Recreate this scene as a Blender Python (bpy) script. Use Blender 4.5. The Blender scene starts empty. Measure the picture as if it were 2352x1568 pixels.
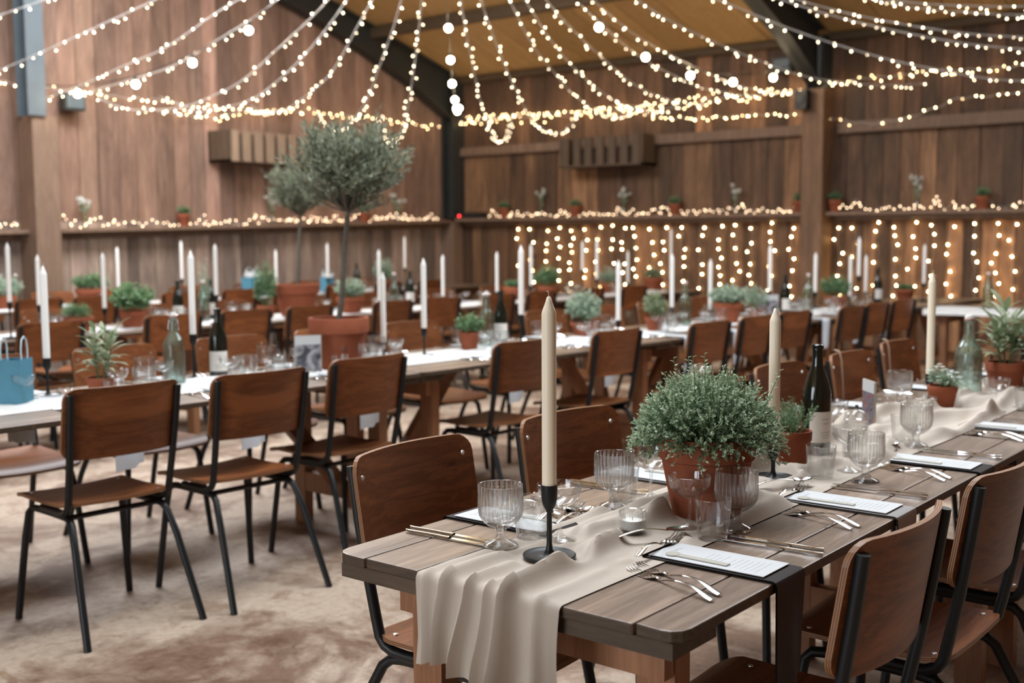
import bpy, math, random
from mathutils import Vector, Matrix, noise
random.seed(7)
PI = math.pi
S = bpy.context.scene
C = S.collection
rnd = random.uniform
# ------------------------------------------------------------------ camera frame (2352x1568)
CX, CY, CAMZ = 1176.0, 784.0, 1.35
VL = Vector((-2150 - CX, 560 - CY, 0)); VR = Vector((3280 - CX, 532 - CY, 0))
F = math.sqrt(-(VL.x * VR.x + VL.y * VR.y))
ux = Vector((VR.x, VR.y, F)).normalized(); vx = Vector((VL.x, VL.y, F)).normalized()
dn = ux.cross(vx)
if dn.y < 0: dn = -dn
def ray(x, y):
    d = Vector((x - CX, y - CY, F)); return Vector((ux.dot(d), vx.dot(d), -dn.dot(d)))
def atZ(x, y, z):
    r = ray(x, y); t = (z - CAMZ) / r.z; return Vector((r.x * t, r.y * t, z))
def atX(x, y, X): r = ray(x, y); t = X / r.x; return Vector((X, r.y * t, CAMZ + r.z * t))
def atY(x, y, Y): r = ray(x, y); t = Y / r.y; return Vector((r.x * t, Y, CAMZ + r.z * t))
def toworld(v): return Vector((ux.dot(v), vx.dot(v), -dn.dot(v)))
def project(p):
    q = Vector((p.x, p.y, p.z - CAMZ)); w = Vector((ux.x * q.x + vx.x * q.y - dn.x * q.z, ux.y * q.x + vx.y * q.y - dn.y * q.z, ux.z * q.x + vx.z * q.y - dn.z * q.z))
    return CX + F * w.x / w.z, CY + F * w.y / w.z
cam_d = bpy.data.cameras.new('camera'); cam = bpy.data.objects.new('camera', cam_d); C.objects.link(cam)
cam_d.sensor_width = 36; cam_d.lens = F * 36 / 2352; cam_d.clip_end = 100; cam_d.clip_start = .05
rx = toworld(Vector((1, 0, 0))); ry = toworld(Vector((0, -1, 0))); rz = toworld(Vector((0, 0, -1)))
cam.matrix_world = Matrix(((rx.x, ry.x, rz.x, 0), (rx.y, ry.y, rz.y, 0), (rx.z, ry.z, rz.z, CAMZ), (0, 0, 0, 1)))
cam_d.dof.use_dof = True; cam_d.dof.focus_distance = 2.3; cam_d.dof.aperture_fstop = 3.6
S.camera = cam
S.view_settings.view_transform = 'Standard'; S.view_settings.look = 'None'
S.view_settings.exposure = -0.08; S.view_settings.gamma = 1.0; S.view_settings.use_curve_mapping = False
cy = S.cycles
cy.use_denoising = True
cy.use_adaptive_sampling = True; cy.adaptive_threshold = .025; cy.adaptive_min_samples = 20
try: cy.denoiser = 'OPENIMAGEDENOISE'
except Exception: pass
cy.max_bounces = 11; cy.diffuse_bounces = 3; cy.glossy_bounces = 3; cy.transmission_bounces = 9; cy.transparent_max_bounces = 24
cy.caustics_reflective = False; cy.caustics_refractive = False; cy.sample_clamp_indirect = 4.0
# ------------------------------------------------------------------ materials
def nmat(name):
    m = bpy.data.materials.new(name); m.use_nodes = True; nt = m.node_tree
    return m, nt, nt.nodes['Principled BSDF']
def N(nt, t, **k):
    n = nt.nodes.new(t)
    for a, b in k.items():
        if a in n.inputs: n.inputs[a].default_value = b
        else: setattr(n, a, b)
    return n
def rgba(c): return (c[0], c[1], c[2], 1)
def flat(name, col, rough=.5, metal=0, vary=0, scale=20, bump=0, spec=.5):
    m, nt, b = nmat(name)
    b.inputs['Roughness'].default_value = rough; b.inputs['Metallic'].default_value = metal
    b.inputs['Specular IOR Level'].default_value = spec
    tc = N(nt, 'ShaderNodeTexCoord')
    if vary:
        n = N(nt, 'ShaderNodeTexNoise', Scale=scale, Detail=5.0)
        nt.links.new(tc.outputs['Object'], n.inputs['Vector'])
        r = N(nt, 'ShaderNodeMix', data_type='RGBA')
        r.inputs[6].default_value = rgba([c * (1 - vary) for c in col]); r.inputs[7].default_value = rgba([min(1, c * (1 + vary)) for c in col])
        nt.links.new(n.outputs['Fac'], r.inputs[0]); nt.links.new(r.outputs[2], b.inputs['Base Color'])
        if bump:
            bp = N(nt, 'ShaderNodeBump', Strength=bump, Distance=.01); nt.links.new(n.outputs['Fac'], bp.inputs['Height']); nt.links.new(bp.outputs[0], b.inputs['Normal'])
    else: b.inputs['Base Color'].default_value = rgba(col)
    return m
def wood(name, dark, light, axis='x', scale=1.0, rough=.5, tone=False, var=.25, bump=.15, ring=True, spec=.5, rand=.25, blotch=0):
    """grain stretched along an axis; 'tone' multiplies by the mesh's own per-board colour"""
    m, nt, b = nmat(name); L = nt.links.new
    tc = N(nt, 'ShaderNodeTexCoord'); oi = N(nt, 'ShaderNodeObjectInfo')
    add = N(nt, 'ShaderNodeVectorMath', operation='ADD')
    sc = N(nt, 'ShaderNodeVectorMath', operation='SCALE'); sc.inputs['Scale'].default_value = 7.3
    cmb = N(nt, 'ShaderNodeCombineXYZ')
    for i in range(3): L(oi.outputs['Random'], cmb.inputs[i])
    L(cmb.outputs[0], sc.inputs[0]); L(tc.outputs['Object'], add.inputs[0]); L(sc.outputs[0], add.inputs[1])
    mp = N(nt, 'ShaderNodeMapping')
    s = {'x': (1.2, 14, 14), 'y': (14, 1.2, 14), 'z': (14, 14, 1.2)}[axis]
    mp.inputs['Scale'].default_value = [k * scale for k in s]; L(add.outputs[0], mp.inputs[0])
    if tone:
        at = N(nt, 'ShaderNodeAttribute', attribute_name='tone')
        ofs = N(nt, 'ShaderNodeVectorMath', operation='SCALE'); ofs.inputs['Scale'].default_value = 31.0; L(at.outputs['Color'], ofs.inputs[0])
        a2 = N(nt, 'ShaderNodeVectorMath', operation='ADD'); L(mp.outputs[0], a2.inputs[0]); L(ofs.outputs[0], a2.inputs[1]); src = a2.outputs[0]
    else: src = mp.outputs[0]
    n1 = N(nt, 'ShaderNodeTexNoise', Scale=1.0, Detail=6.0, Roughness=.6, Distortion=1.2); L(src, n1.inputs['Vector'])
    n2 = N(nt, 'ShaderNodeTexNoise', Scale=7.0, Detail=3.0, Roughness=.7); L(src, n2.inputs['Vector'])
    mx = N(nt, 'ShaderNodeMath', operation='MULTIPLY_ADD'); L(n2.outputs['Fac'], mx.inputs[0]); mx.inputs[1].default_value = .35
    L(n1.outputs['Fac'], mx.inputs[2])
    rp = N(nt, 'ShaderNodeValToRGB'); rp.color_ramp.elements[0].position = .42; rp.color_ramp.elements[1].position = .88
    rp.color_ramp.elements[0].color = rgba(dark); rp.color_ramp.elements[1].color = rgba(light)
    if ring:
        e = rp.color_ramp.elements.new(.6); e.color = rgba([(a * .35 + c * .65) for a, c in zip(dark, light)])
        e = rp.color_ramp.elements.new(.66); e.color = rgba([(a * .7 + c * .3) for a, c in zip(dark, light)])
    L(mx.outputs[0], rp.inputs[0]); col = rp.outputs[0]
    if blotch:
        mpb = N(nt, 'ShaderNodeMapping'); mpb.inputs['Scale'].default_value = {'x': (.8, 3, 3), 'y': (3, .8, 3), 'z': (3, 3, .8)}[axis]
        ab = N(nt, 'ShaderNodeVectorMath', operation='ADD'); L(add.outputs[0], mpb.inputs[0]); L(mpb.outputs[0], ab.inputs[0])
        if tone: L(ofs.outputs[0], ab.inputs[1])
        nb = N(nt, 'ShaderNodeTexNoise', Scale=1.6, Detail=5.0, Roughness=.65, Distortion=.8); L(ab.outputs[0], nb.inputs['Vector'])
        rb = N(nt, 'ShaderNodeValToRGB'); rb.color_ramp.elements[0].position = .34; rb.color_ramp.elements[1].position = .62
        k0 = 1 - blotch; rb.color_ramp.elements[0].color = (k0, k0, k0, 1); rb.color_ramp.elements[1].color = (1.08, 1.08, 1.08, 1); L(nb.outputs['Fac'], rb.inputs[0])
        mb_ = N(nt, 'ShaderNodeMix', data_type='RGBA', blend_type='MULTIPLY'); mb_.inputs[0].default_value = 1; L(col, mb_.inputs[6]); L(rb.outputs[0], mb_.inputs[7]); col = mb_.outputs[2]
    hv = N(nt, 'ShaderNodeHueSaturation'); mr = N(nt, 'ShaderNodeMapRange'); mr.inputs[3].default_value = 1 - rand; mr.inputs[4].default_value = 1 + rand
    L(oi.outputs['Random'], mr.inputs[0]); L(mr.outputs[0], hv.inputs['Value']); L(col, hv.inputs['Color']); col = hv.outputs[0]
    if tone:
        mm = N(nt, 'ShaderNodeMix', data_type='RGBA', blend_type='MULTIPLY'); mm.inputs[0].default_value = 1
        L(col, mm.inputs[6]); L(at.outputs['Color'], mm.inputs[7]); col = mm.outputs[2]
    L(col, b.inputs['Base Color']); b.inputs['Roughness'].default_value = rough; b.inputs['Specular IOR Level'].default_value = spec
    if bump:
        bp = N(nt, 'ShaderNodeBump', Strength=bump, Distance=.004); L(mx.outputs[0], bp.inputs['Height']); L(bp.outputs[0], b.inputs['Normal'])
    return m
def glass(name, col=(1, 1, 1), solid=.15, rough=0.0):
    """thin clear wall: mirror by Fresnel, otherwise see-through, with a share of true refraction for the thick pressed parts"""
    m, nt, b = nmat(name); nt.nodes.remove(b); out = nt.nodes['Material Output']; L = nt.links.new
    g = N(nt, 'ShaderNodeBsdfGlass', IOR=1.45, Roughness=rough); g.inputs['Color'].default_value = rgba(col)
    t = N(nt, 'ShaderNodeBsdfTransparent'); t.inputs['Color'].default_value = rgba(col)
    gl = N(nt, 'ShaderNodeBsdfGlossy', Roughness=.03); lw = N(nt, 'ShaderNodeLayerWeight', Blend=.5); pw = N(nt, 'ShaderNodeMath', operation='POWER'); L(lw.outputs['Facing'], pw.inputs[0]); pw.inputs[1].default_value = 4.0; fr = N(nt, 'ShaderNodeMath', operation='MULTIPLY_ADD'); L(pw.outputs[0], fr.inputs[0]); fr.inputs[1].default_value = .85; fr.inputs[2].default_value = .045
    m1 = N(nt, 'ShaderNodeMixShader'); L(fr.outputs[0], m1.inputs[0]); L(t.outputs[0], m1.inputs[1]); L(gl.outputs[0], m1.inputs[2])
    m2 = N(nt, 'ShaderNodeMixShader', Fac=solid); L(m1.outputs[0], m2.inputs[1]); L(g.outputs[0], m2.inputs[2]); L(m2.outputs[0], out.inputs['Surface']); return m
def emit(name, col, st):
    m, nt, b = nmat(name); b.inputs['Base Color'].default_value = rgba(col)
    b.inputs['Emission Color'].default_value = rgba(col); b.inputs['Emission Strength'].default_value = st; return m
def leafmat(name, a, b_, rough=.55):
    m, nt, b = nmat(name); L = nt.links.new
    at = N(nt, 'ShaderNodeAttribute', attribute_name='tone'); mx = N(nt, 'ShaderNodeMix', data_type='RGBA')
    mx.inputs[6].default_value = rgba(a); mx.inputs[7].default_value = rgba(b_); L(at.outputs['Fac'], mx.inputs[0])
    L(mx.outputs[2], b.inputs['Base Color']); b.inputs['Roughness'].default_value = rough
    tr = N(nt, 'ShaderNodeBsdfTranslucent'); L(mx.outputs[2], tr.inputs['Color'])
    ms = N(nt, 'ShaderNodeMixShader', Fac=.25); L(b.outputs[0], ms.inputs[1]); L(tr.outputs[0], ms.inputs[2]); L(ms.outputs[0], nt.nodes['Material Output'].inputs['Surface'])
    return m
MT = {}
MT['ply'] = wood('plywood', (.062, .017, .005), (.28, .095, .031), 'x', .55, .42, rand=.22, bump=.04, spec=.28)
MT['plyedge'] = flat('plywood edge', (.34, .16, .07), .5, vary=.2, scale=60)
MT['plyedge2'] = flat('plywood edge dark', (.12, .05, .02), .5)
MT['black'] = flat('black steel', (.007, .0075, .008), .42, 0, spec=.35)
MT['screw'] = flat('screw steel', (.75, .72, .68), .3, 1)
MT['top'] = wood('table boards', (.085, .054, .035), (.31, .22, .158), 'x', .9, .38, tone=True, bump=.12, rand=.1, blotch=.25)
MT['topdark'] = wood('dark table end', (.028, .018, .010), (.10, .064, .036), 'y', 1, .6, bump=.3, rand=.15)
MT['pine'] = wood('orange pine', (.20, .08, .033), (.36, .165, .075), 'z', .8, .5, bump=.08, rand=.12)
MT['linen'] = flat('linen', (.52, .45, .38), .9, vary=.12, scale=900, bump=.12, spec=.1)
MT['linen2'] = flat('pale linen', (.66, .65, .63), .9, vary=.08, scale=600, spec=.1)
MT['nap_dark'] = flat('charcoal napkin', (.062, .055, .054), .95, vary=.2, scale=900, spec=.1)
MT['nap_grey'] = flat('grey napkin', (.33, .31, .30), .95, vary=.15, scale=900, spec=.1)
MT['nap_pale'] = flat('pale napkin', (.62, .66, .70), .9, vary=.1, scale=500, spec=.1)
MT['paper'] = flat('paper', (.55, .56, .565), .75)
MT['ink'] = flat('ink', (.47, .47, .47), .8)
MT['tagwood'] = flat('wood tag', (.40, .38, .32), .7, vary=.1, scale=200)
MT['steel'] = flat('cutlery', (.80, .79, .77), .16, 1)
MT['glass'] = glass('clear glass', (.995, 1, 1), .30)
MT['glass_g'] = glass('green tinted glass', (.88, .96, .94), .45)
MT['glass_t'] = glass('thin blown glass', (.995, 1, 1), .14)
MT['glass_far'] = glass('thin clear glass', (.985, .995, .995), .10)
MT['wine'] = flat('dark wine bottle', (.008, .010, .006), .08, spec=.7)
MT['label'] = flat('bottle label', (.72, .68, .62), .8)
MT['wax'] = flat('ivory wax', (.93, .83, .64), .45)
MT['waxw'] = flat('white wax', (.93, .91, .86), .45)
MT['wick'] = flat('wick', (.45, .40, .32), .9)
MT['terra'] = flat('terracotta', (.28, .082, .040), .85, vary=.18, scale=25, bump=.05, spec=.2)
MT['soil'] = flat('soil', (.025, .017, .012), .95, vary=.4, scale=90, bump=.4)
MT['stem'] = flat('green stem', (.13, .20, .08), .7)
MT['bark'] = flat('grey bark', (.13, .115, .09), .85, vary=.4, scale=40, bump=.4)
MT['basil'] = leafmat('basil leaf', (.095, .17, .080), (.50, .61, .42))
MT['olive'] = leafmat('olive leaf', (.06, .085, .05), (.46, .48, .34))
MT['sage'] = leafmat('sage leaf', (.13, .19, .085), (.46, .51, .33))
MT['herb'] = leafmat('herb leaf', (.08, .16, .07), (.26, .40, .20))
MT['pale'] = leafmat('pale leaf', (.22, .32, .22), (.55, .64, .50))
MT['flower'] = flat('white petals', (.80, .82, .76), .7)
MT['blue'] = flat('blue paper', (.07, .23, .32), .7, vary=.12, scale=30)
MT['cord'] = flat('pale paper cord', (.55, .66, .70), .8)
MT['tissue'] = flat('white tissue', (.80, .82, .82), .9)
MT['ribbon'] = flat('beige ribbon', (.55, .38, .26), .8)
MT['salt'] = flat('salt', (.8, .8, .78), .9)
MT['cork'] = flat('white stopper', (.78, .74, .68), .4)
MT['red'] = flat('red rubber', (.5, .06, .03), .5)
MT['dsteel'] = flat('dark painted steel', (.030, .032, .030), .55, vary=.3, scale=6)
MT['bsteel'] = flat('blue grey steel', (.10, .125, .14), .5, vary=.2, scale=6)
MT['wire_c'] = flat('clear plastic cable', (.55, .53, .50), .3)
MT['wire_d'] = flat('dark cable', (.03, .028, .025), .6)
MT['led'] = emit('fairy light', (1.0, .70, .36), 40)
MT['ledw'] = emit('canopy fairy light', (1.0, .80, .54), 22)
MT['globe'] = emit('globe bulb', (1.0, .80, .52), 75)
MT['ledl'] = emit('ledge fairy light', (1.0, .72, .46), 13)
MT['ledc'] = emit('curtain fairy light', (1.0, .70, .34), 65)
MT['ledr'] = emit('red standby light', (1.0, .03, .03), 10)
MT['amp'] = flat('black box', (.01, .01, .01), .5)
MT['white'] = flat('white plastic', (.6, .6, .6), .5)
# ------------------------------------------------------------------ mesh builder
class MB:
    def __init__(s): s.v = []; s.f = []; s.m = []; s.t = []
    def add(s, vs, fs, mi=0, tone=None):
        o = len(s.v); s.v += [tuple(p) for p in vs]
        for f in fs: s.f.append([i + o for i in f]); s.m.append(mi); s.t.append(tone)
        return s
    def box(s, c, d, mi=0, rot=None, tone=None):
        x, y, z = d[0] / 2, d[1] / 2, d[2] / 2
        vs = [Vector((a, b, e)) for a in (-x, x) for b in (-y, y) for e in (-z, z)]
        if rot is not None: vs = [rot @ p for p in vs]
        c = Vector(c); vs = [p + c for p in vs]
        return s.add(vs, [(0, 1, 3, 2), (4, 6, 7, 5), (0, 4, 5, 1), (2, 3, 7, 6), (0, 2, 6, 4), (1, 5, 7, 3)], mi, tone)
    def tube(s, path, r, n=8, mi=0, cap=True):
        path = [Vector(p) for p in path]; rs = r if isinstance(r, (list, tuple)) else [r] * len(path)
        rings = []; up = None
        for i, p in enumerate(path):
            d = (path[min(i + 1, len(path) - 1)] - path[max(i - 1, 0)]).normalized()
            if up is None: up = Vector((0, 0, 1)) if abs(d.z) < .9 else Vector((1, 0, 0))
            a = d.cross(up)
            if a.length < 1e-5: a = d.cross(Vector((0, 1, 0)))
            a.normalize(); b = a.cross(d).normalized(); up = b
            rings.append([p + (a * math.cos(2 * PI * k / n) + b * math.sin(2 * PI * k / n)) * rs[i] for k in range(n)])
        vs = [q for g in rings for q in g]; fs = []
        for i in range(len(path) - 1):
            for k in range(n): fs.append((i * n + k, i * n + (k + 1) % n, (i + 1) * n + (k + 1) % n, (i + 1) * n + k))
        if cap: fs.append(tuple(range(n - 1, -1, -1))); fs.append(tuple((len(path) - 1) * n + k for k in range(n)))
        return s.add(vs, fs, mi)
    def lathe(s, prof, n=24, c=(0, 0, 0), mi=0, ribs=None, capb=False, capt=False):
        vs = []; fs = []
        for j, (r, z) in enumerate(prof):
            for k in range(n):
                a = 2 * PI * k / n; rr = r
                if ribs and ribs[1] <= z <= ribs[2]: rr = r * (1 + ribs[3] * (1 if k % 2 else -1))
                vs.append((c[0] + rr * math.cos(a), c[1] + rr * math.sin(a), c[2] + z))
        for j in range(len(prof) - 1):
            for k in range(n): fs.append((j * n + k, j * n + (k + 1) % n, (j + 1) * n + (k + 1) % n, (j + 1) * n + k))
        if capb: fs.append(tuple(range(n - 1, -1, -1)))
        if capt: fs.append(tuple((len(prof) - 1) * n + k for k in range(n)))
        return s.add(vs, fs, mi)
    def grid(s, rows, mi=0, closed=False):
        n = len(rows[0]); vs = [p for r in rows for p in r]
        fs = [(i * n + k, i * n + k + 1, (i + 1) * n + k + 1, (i + 1) * n + k) for i in range(len(rows) - 1) for k in range(n - 1)]
        return s.add(vs, fs, mi)
    def sphere(s, c, r, u=8, v=6, mi=0, sq=1.0):
        prof = [(max(1e-4, r * math.sin(PI * j / v)), -r * sq * math.cos(PI * j / v)) for j in range(v + 1)]
        return s.lathe(prof, u, c, mi)
    def leaf(s, p, d, ln, w, nrm, tone, mi=0, bend=.25):
        d = d.normalized(); side = d.cross(nrm)
        if side.length < 1e-4: side = d.cross(Vector((1, .3, .2)))
        side.normalize(); up = side.cross(d).normalized()
        m = p + d * ln * .45; t = p + d * ln - up * ln * bend * .5
        return s.add([p, m + side * w / 2 + up * w * .18, t, m - side * w / 2 + up * w * .18, m], [(0, 1, 4), (1, 2, 4), (0, 4, 3), (4, 2, 3)], mi, tone)
    def mesh(s, name, mats, smooth=True):
        me = bpy.data.meshes.new(name); me.from_pydata(s.v, [], s.f)
        for m in mats: me.materials.append(MT[m] if isinstance(m, str) else m)
        if len(mats) > 1: me.polygons.foreach_set('material_index', s.m)
        if any(t is not None for t in s.t):
            at = me.attributes.new('tone', 'FLOAT_COLOR', 'FACE'); buf = []
            for t in s.t:
                if t is None: t = 1.0
                buf += [t, t, t, 1] if not isinstance(t, tuple) else [t[0], t[1], t[2], 1]
            at.data.foreach_set('color', buf)
        if smooth:
            me.polygons.foreach_set('use_smooth', [True] * len(me.polygons))
            try: me.set_sharp_from_angle(angle=math.radians(40))
            except Exception: pass
        me.update(); return me
    def build(s, name, mats, parent=None, smooth=True, loc=None, rz=0):
        if isinstance(mats, str): mats = [mats]
        o = bpy.data.objects.new(name, s.mesh(name, mats, smooth)); C.objects.link(o)
        if parent is not None: o.parent = parent
        if loc is not None: o.location = loc
        if rz: o.rotation_euler.z = rz
        return o
def tag(o, label=None, cat=None, group=None, kind=None):
    if label: o['label'] = label
    if cat: o['category'] = cat
    if group: o['group'] = group
    if kind: o['kind'] = kind
    return o
def empty(name, label, cat, loc, rz=0, group=None):
    o = bpy.data.objects.new(name, None); C.objects.link(o); o.empty_display_size = .05
    o.location = loc; o.rotation_euler.z = rz; return tag(o, label, cat, group)
def copy_tree(o, parent=None):
    c = o.copy(); C.objects.link(c); c.parent = parent
    for ch in o.children: copy_tree(ch, c)
    return c
class Kind:
    """one prototype built once; every further use copies the thing and its parts"""
    def __init__(s, maker): s.maker = maker; s.p = None
    def put(s, loc, rz, label, group=None, scale=1.0):
        if s.p is None: o = s.p = s.maker(); s.kids = True
        else: o = copy_tree(s.p)
        o.location = loc; o.rotation_euler = (0, 0, rz); o.scale = (scale,) * 3 if not isinstance(scale, tuple) else scale
        o['label'] = label
        if group: o['group'] = group
        elif 'group' in o: del o['group']
        return o
ORD = ['first', 'second', 'third', 'fourth', 'fifth', 'sixth', 'seventh', 'eighth', 'ninth', 'tenth', 'eleventh', 'twelfth', 'thirteenth', 'fourteenth', 'fifteenth', 'sixteenth', 'seventeenth', 'eighteenth', 'nineteenth', 'twentieth']
TZ = .745
# ------------------------------------------------------------------ room
WX, GY = 12.0, 10.6          # eave wall plane, gable wall plane
EAVE, SLOPE, RIDGE = 3.475, .29, 3.0
def roofz(x): return EAVE + SLOPE * (WX - x) if x > RIDGE else EAVE + SLOPE * (WX - 2 * RIDGE + x)
def struct(mb, name, mats, smooth=False, label=None):
    o = mb.build(name, mats, None, smooth); o['kind'] = 'structure'; return o
MT['wallg'] = wood('gable boards', (.18, .097, .066), (.40, .250, .182), 'z', .55, .75, tone=True, bump=.2, rand=0, blotch=.30)
MT['wallgl'] = wood('grey gable boards', (.19, .125, .095), (.39, .29, .23), 'z', .55, .75, tone=True, bump=.2, rand=0, blotch=.4)
MT['walle'] = wood('eave wall boards', (.10, .047, .021), (.30, .158, .080), 'z', .55, .7, tone=True, bump=.2, rand=0, blotch=.45)
MT['roof'] = wood('roof boards', (.40, .24, .09), (.60, .39, .175), 'x', .35, .7, tone=True, bump=.1, rand=0)
MT['beamd'] = wood('dark purlin timber', (.05, .032, .016), (.11, .07, .035), 'y', .6, .7, rand=.1)
MT['slat'] = wood('pale slats', (.20, .13, .085), (.40, .28, .19), 'z', .7, .7, rand=.05)
MT['darkbox'] = wood('dark box timber', (.06, .038, .022), (.14, .09, .055), 'z', .7, .7, rand=.05)
MT['colw'] = wood('eave column timber', (.13, .065, .030), (.27, .145, .075), 'z', .6, .6, rand=.05, blotch=.3)
MT['beam'] = wood('rough beam', (.13, .078, .05), (.26, .165, .11), 'z', .7, .7, bump=.3, rand=.1)
def board_wall(along, fixed, a0, a1, z0, z1f, wmin, wmax, tones, mats, name, inward):
    mb = MB(); a = a0
    while a < a1:
        w = rnd(wmin, wmax); b = min(a + w, a1); t = random.choice(tones) * rnd(.88, 1.12)
        tn = (t * rnd(.97, 1.03), t, t * rnd(.95, 1.02)); th = rnd(.018, .034)
        zt = min(z1f(a), z1f(b)); g = .008
        c = (a + b) / 2
        if along == 'x': mb.box((c, fixed + inward * th / 2, (z0 + zt) / 2), (b - a - g, th, zt - z0), 0, None, tn)
        else: mb.box((fixed + inward * th / 2, c, (z0 + zt) / 2), (th, b - a - g, zt - z0), 0, None, tn)
        a = b
    if along == 'x': mb.box(((a0 + a1) / 2, fixed - inward * .03, 1.8), (a1 - a0, .04, 3.6), 0, None, .18)
    else: mb.box((fixed - inward * .03, (a0 + a1) / 2, 1.8), (.04, a1 - a0, 3.6), 0, None, .18)
    return struct(mb, name, mats)
gt = [.72, .9, 1.0, 1.05, 1.15, 1.38, .84]
et = [.5, .66, .8, .95, 1.1, 1.35, 1.7, .58]
board_wall('x', GY, -1.5, WX, 0, lambda x: 1.52, .12, .2, [t * 1.12 for t in gt] + [.6, 1.5], ['wallgl'], 'wall_gable_lower', -1)
board_wall('x', GY, -1.5, WX, 1.525, lambda x: roofz(x), .19, .25, gt, ['wallg'], 'wall_gable', -1)
board_wall('y', WX, -2.5, GY, 0, lambda x: 1.55, .13, .2, et, ['walle'], 'wall_eave_lower', -1)
board_wall('y', WX, -2.5, GY, 1.555, lambda x: 2.5, .15, .25, et, ['walle'], 'wall_eave', -1)
board_wall('y', WX, -2.5, GY, 2.505, lambda x: EAVE, .17, .26, [t * .8 for t in et], ['walle'], 'wall_eave_upper', -1)
board_wall('x', -2.6, -7.0, WX, 0, lambda x: roofz(x), .19, .25, et, ['walle'], 'wall_front', 1)
# floor
m, nt, b = nmat('stained concrete'); L = nt.links.new; MT['floor'] = m
tc = N(nt, 'ShaderNodeTexCoord')
n1 = N(nt, 'ShaderNodeTexNoise', Scale=1.3, Detail=9.0, Roughness=.62, Distortion=.6); L(tc.outputs['Object'], n1.inputs['Vector'])
n2 = N(nt, 'ShaderNodeTexNoise', Scale=34.0, Detail=5.0, Roughness=.7); L(tc.outputs['Object'], n2.inputs['Vector'])
n3 = N(nt, 'ShaderNodeTexNoise', Scale=5.0, Detail=8.0, Roughness=.7, Distortion=.9); L(tc.outputs['Object'], n3.inputs['Vector'])
r1 = N(nt, 'ShaderNodeValToRGB'); r1.color_ramp.elements[0].position = .42; r1.color_ramp.elements[1].position = .53
r1.color_ramp.elements[0].color = (.18, .104, .064, 1); r1.color_ramp.elements[1].color = (.46, .36, .275, 1)
L(n1.outputs['Fac'], r1.inputs[0])
r3 = N(nt, 'ShaderNodeValToRGB'); r3.color_ramp.elements[0].position = .38; r3.color_ramp.elements[1].position = .5
r3.color_ramp.elements[0].color = (.58, .47, .39, 1); r3.color_ramp.elements[1].color = (1, 1, 1, 1); L(n3.outputs['Fac'], r3.inputs[0])
mx = N(nt, 'ShaderNodeMix', data_type='RGBA', blend_type='MULTIPLY'); mx.inputs[0].default_value = .8; L(r1.outputs[0], mx.inputs[6]); L(r3.outputs[0], mx.inputs[7])
r2 = N(nt, 'ShaderNodeValToRGB'); r2.color_ramp.elements[0].position = .3; r2.color_ramp.elements[1].position = .62
r2.color_ramp.elements[0].color = (.78, .75, .72, 1); r2.color_ramp.elements[1].color = (1.08, 1.08, 1.08, 1); L(n2.outputs['Fac'], r2.inputs[0])
mx2 = N(nt, 'ShaderNodeMix', data_type='RGBA', blend_type='MULTIPLY'); mx2.inputs[0].default_value = 1; L(mx.outputs[2], mx2.inputs[6]); L(r2.outputs[0], mx2.inputs[7])
L(mx2.outputs[2], b.inputs['Base Color']); b.inputs['Roughness'].default_value = .6
bp = N(nt, 'ShaderNodeBump', Strength=.15, Distance=.01); L(n2.outputs['Fac'], bp.inputs['Height']); L(bp.outputs[0], b.inputs['Normal'])
struct(MB().box((3, 3, -.05), (20, 18, .1)), 'floor', ['floor'])
# roof: boards running down the slope, both pitches, with purlins under it
mb = MB(); y = -3.0
while y < GY + .2:
    w = rnd(.5, .75); t = rnd(.85, 1.12)
    for x0, x1 in ((RIDGE, WX + .2), (-6.5, RIDGE)):
        za, zb = roofz(x0 + 1e-6) + .0, roofz(x1 - 1e-6)
        for q in (0,):
            mb.add([(x0, y, za), (x1, y, zb), (x1, y + w - .012, zb), (x0, y + w - .012, za), (x0, y, za + .06), (x1, y, zb + .06), (x1, y + w, zb + .06), (x0, y + w, za + .06)],
                   [(0, 3, 2, 1), (4, 5, 6, 7), (0, 1, 5, 4), (2, 3, 7, 6)], 0, (t, t, t))
    y += w
struct(mb, 'ceiling', ['roof'])
def steel_rafter(Y, name):
    mb = MB(); xs = [11.78, 11.0, 9.6, RIDGE]; dep = [.62, .44, .32, .30]
    rows = []
    for x, d in zip(xs, dep):
        zt = roofz(x) - .005
        rows.append((x, zt, zt - d))
    def seg(w, off0, off1):
        for (xa, ta, ba), (xb, tb, bb) in zip(rows[:-1], rows[1:]):
            ha0, ha1 = off0(ta, ba), off1(ta, ba); hb0, hb1 = off0(tb, bb), off1(tb, bb)
            mb.add([(xa, Y - w, ha0), (xa, Y + w, ha0), (xa, Y + w, ha1), (xa, Y - w, ha1), (xb, Y - w, hb0), (xb, Y + w, hb0), (xb, Y + w, hb1), (xb, Y - w, hb1)],
                   [(0, 1, 2, 3), (4, 7, 6, 5), (0, 4, 5, 1), (1, 5, 6, 2), (2, 6, 7, 3), (3, 7, 4, 0)])
    seg(.09, lambda t, b_: t - .02, lambda t, b_: t)          # top flange
    seg(.012, lambda t, b_: b_, lambda t, b_: t)              # web
    seg(.09, lambda t, b_: b_, lambda t, b_: b_ + .02)        # bottom flange
    return mb
def steel_col(mb, X, Y, z0, z1):
    mb.box((X, Y - .09, (z0 + z1) / 2), (.24, .018, z1 - z0)); mb.box((X, Y + .09, (z0 + z1) / 2), (.24, .018, z1 - z0)); mb.box((X, Y, (z0 + z1) / 2), (.012, .18, z1 - z0))
    return mb
mb = steel_rafter(GY - .16, 'a'); steel_col(mb, 11.85, GY - .16, 1.6, EAVE - .02); struct(mb, 'beam_gable', ['dsteel'])
mb = steel_rafter(5.2, 'b'); steel_col(mb, 11.85, 5.2, 2.9, EAVE - .02); struct(mb, 'beam_middle', ['dsteel'])
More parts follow.
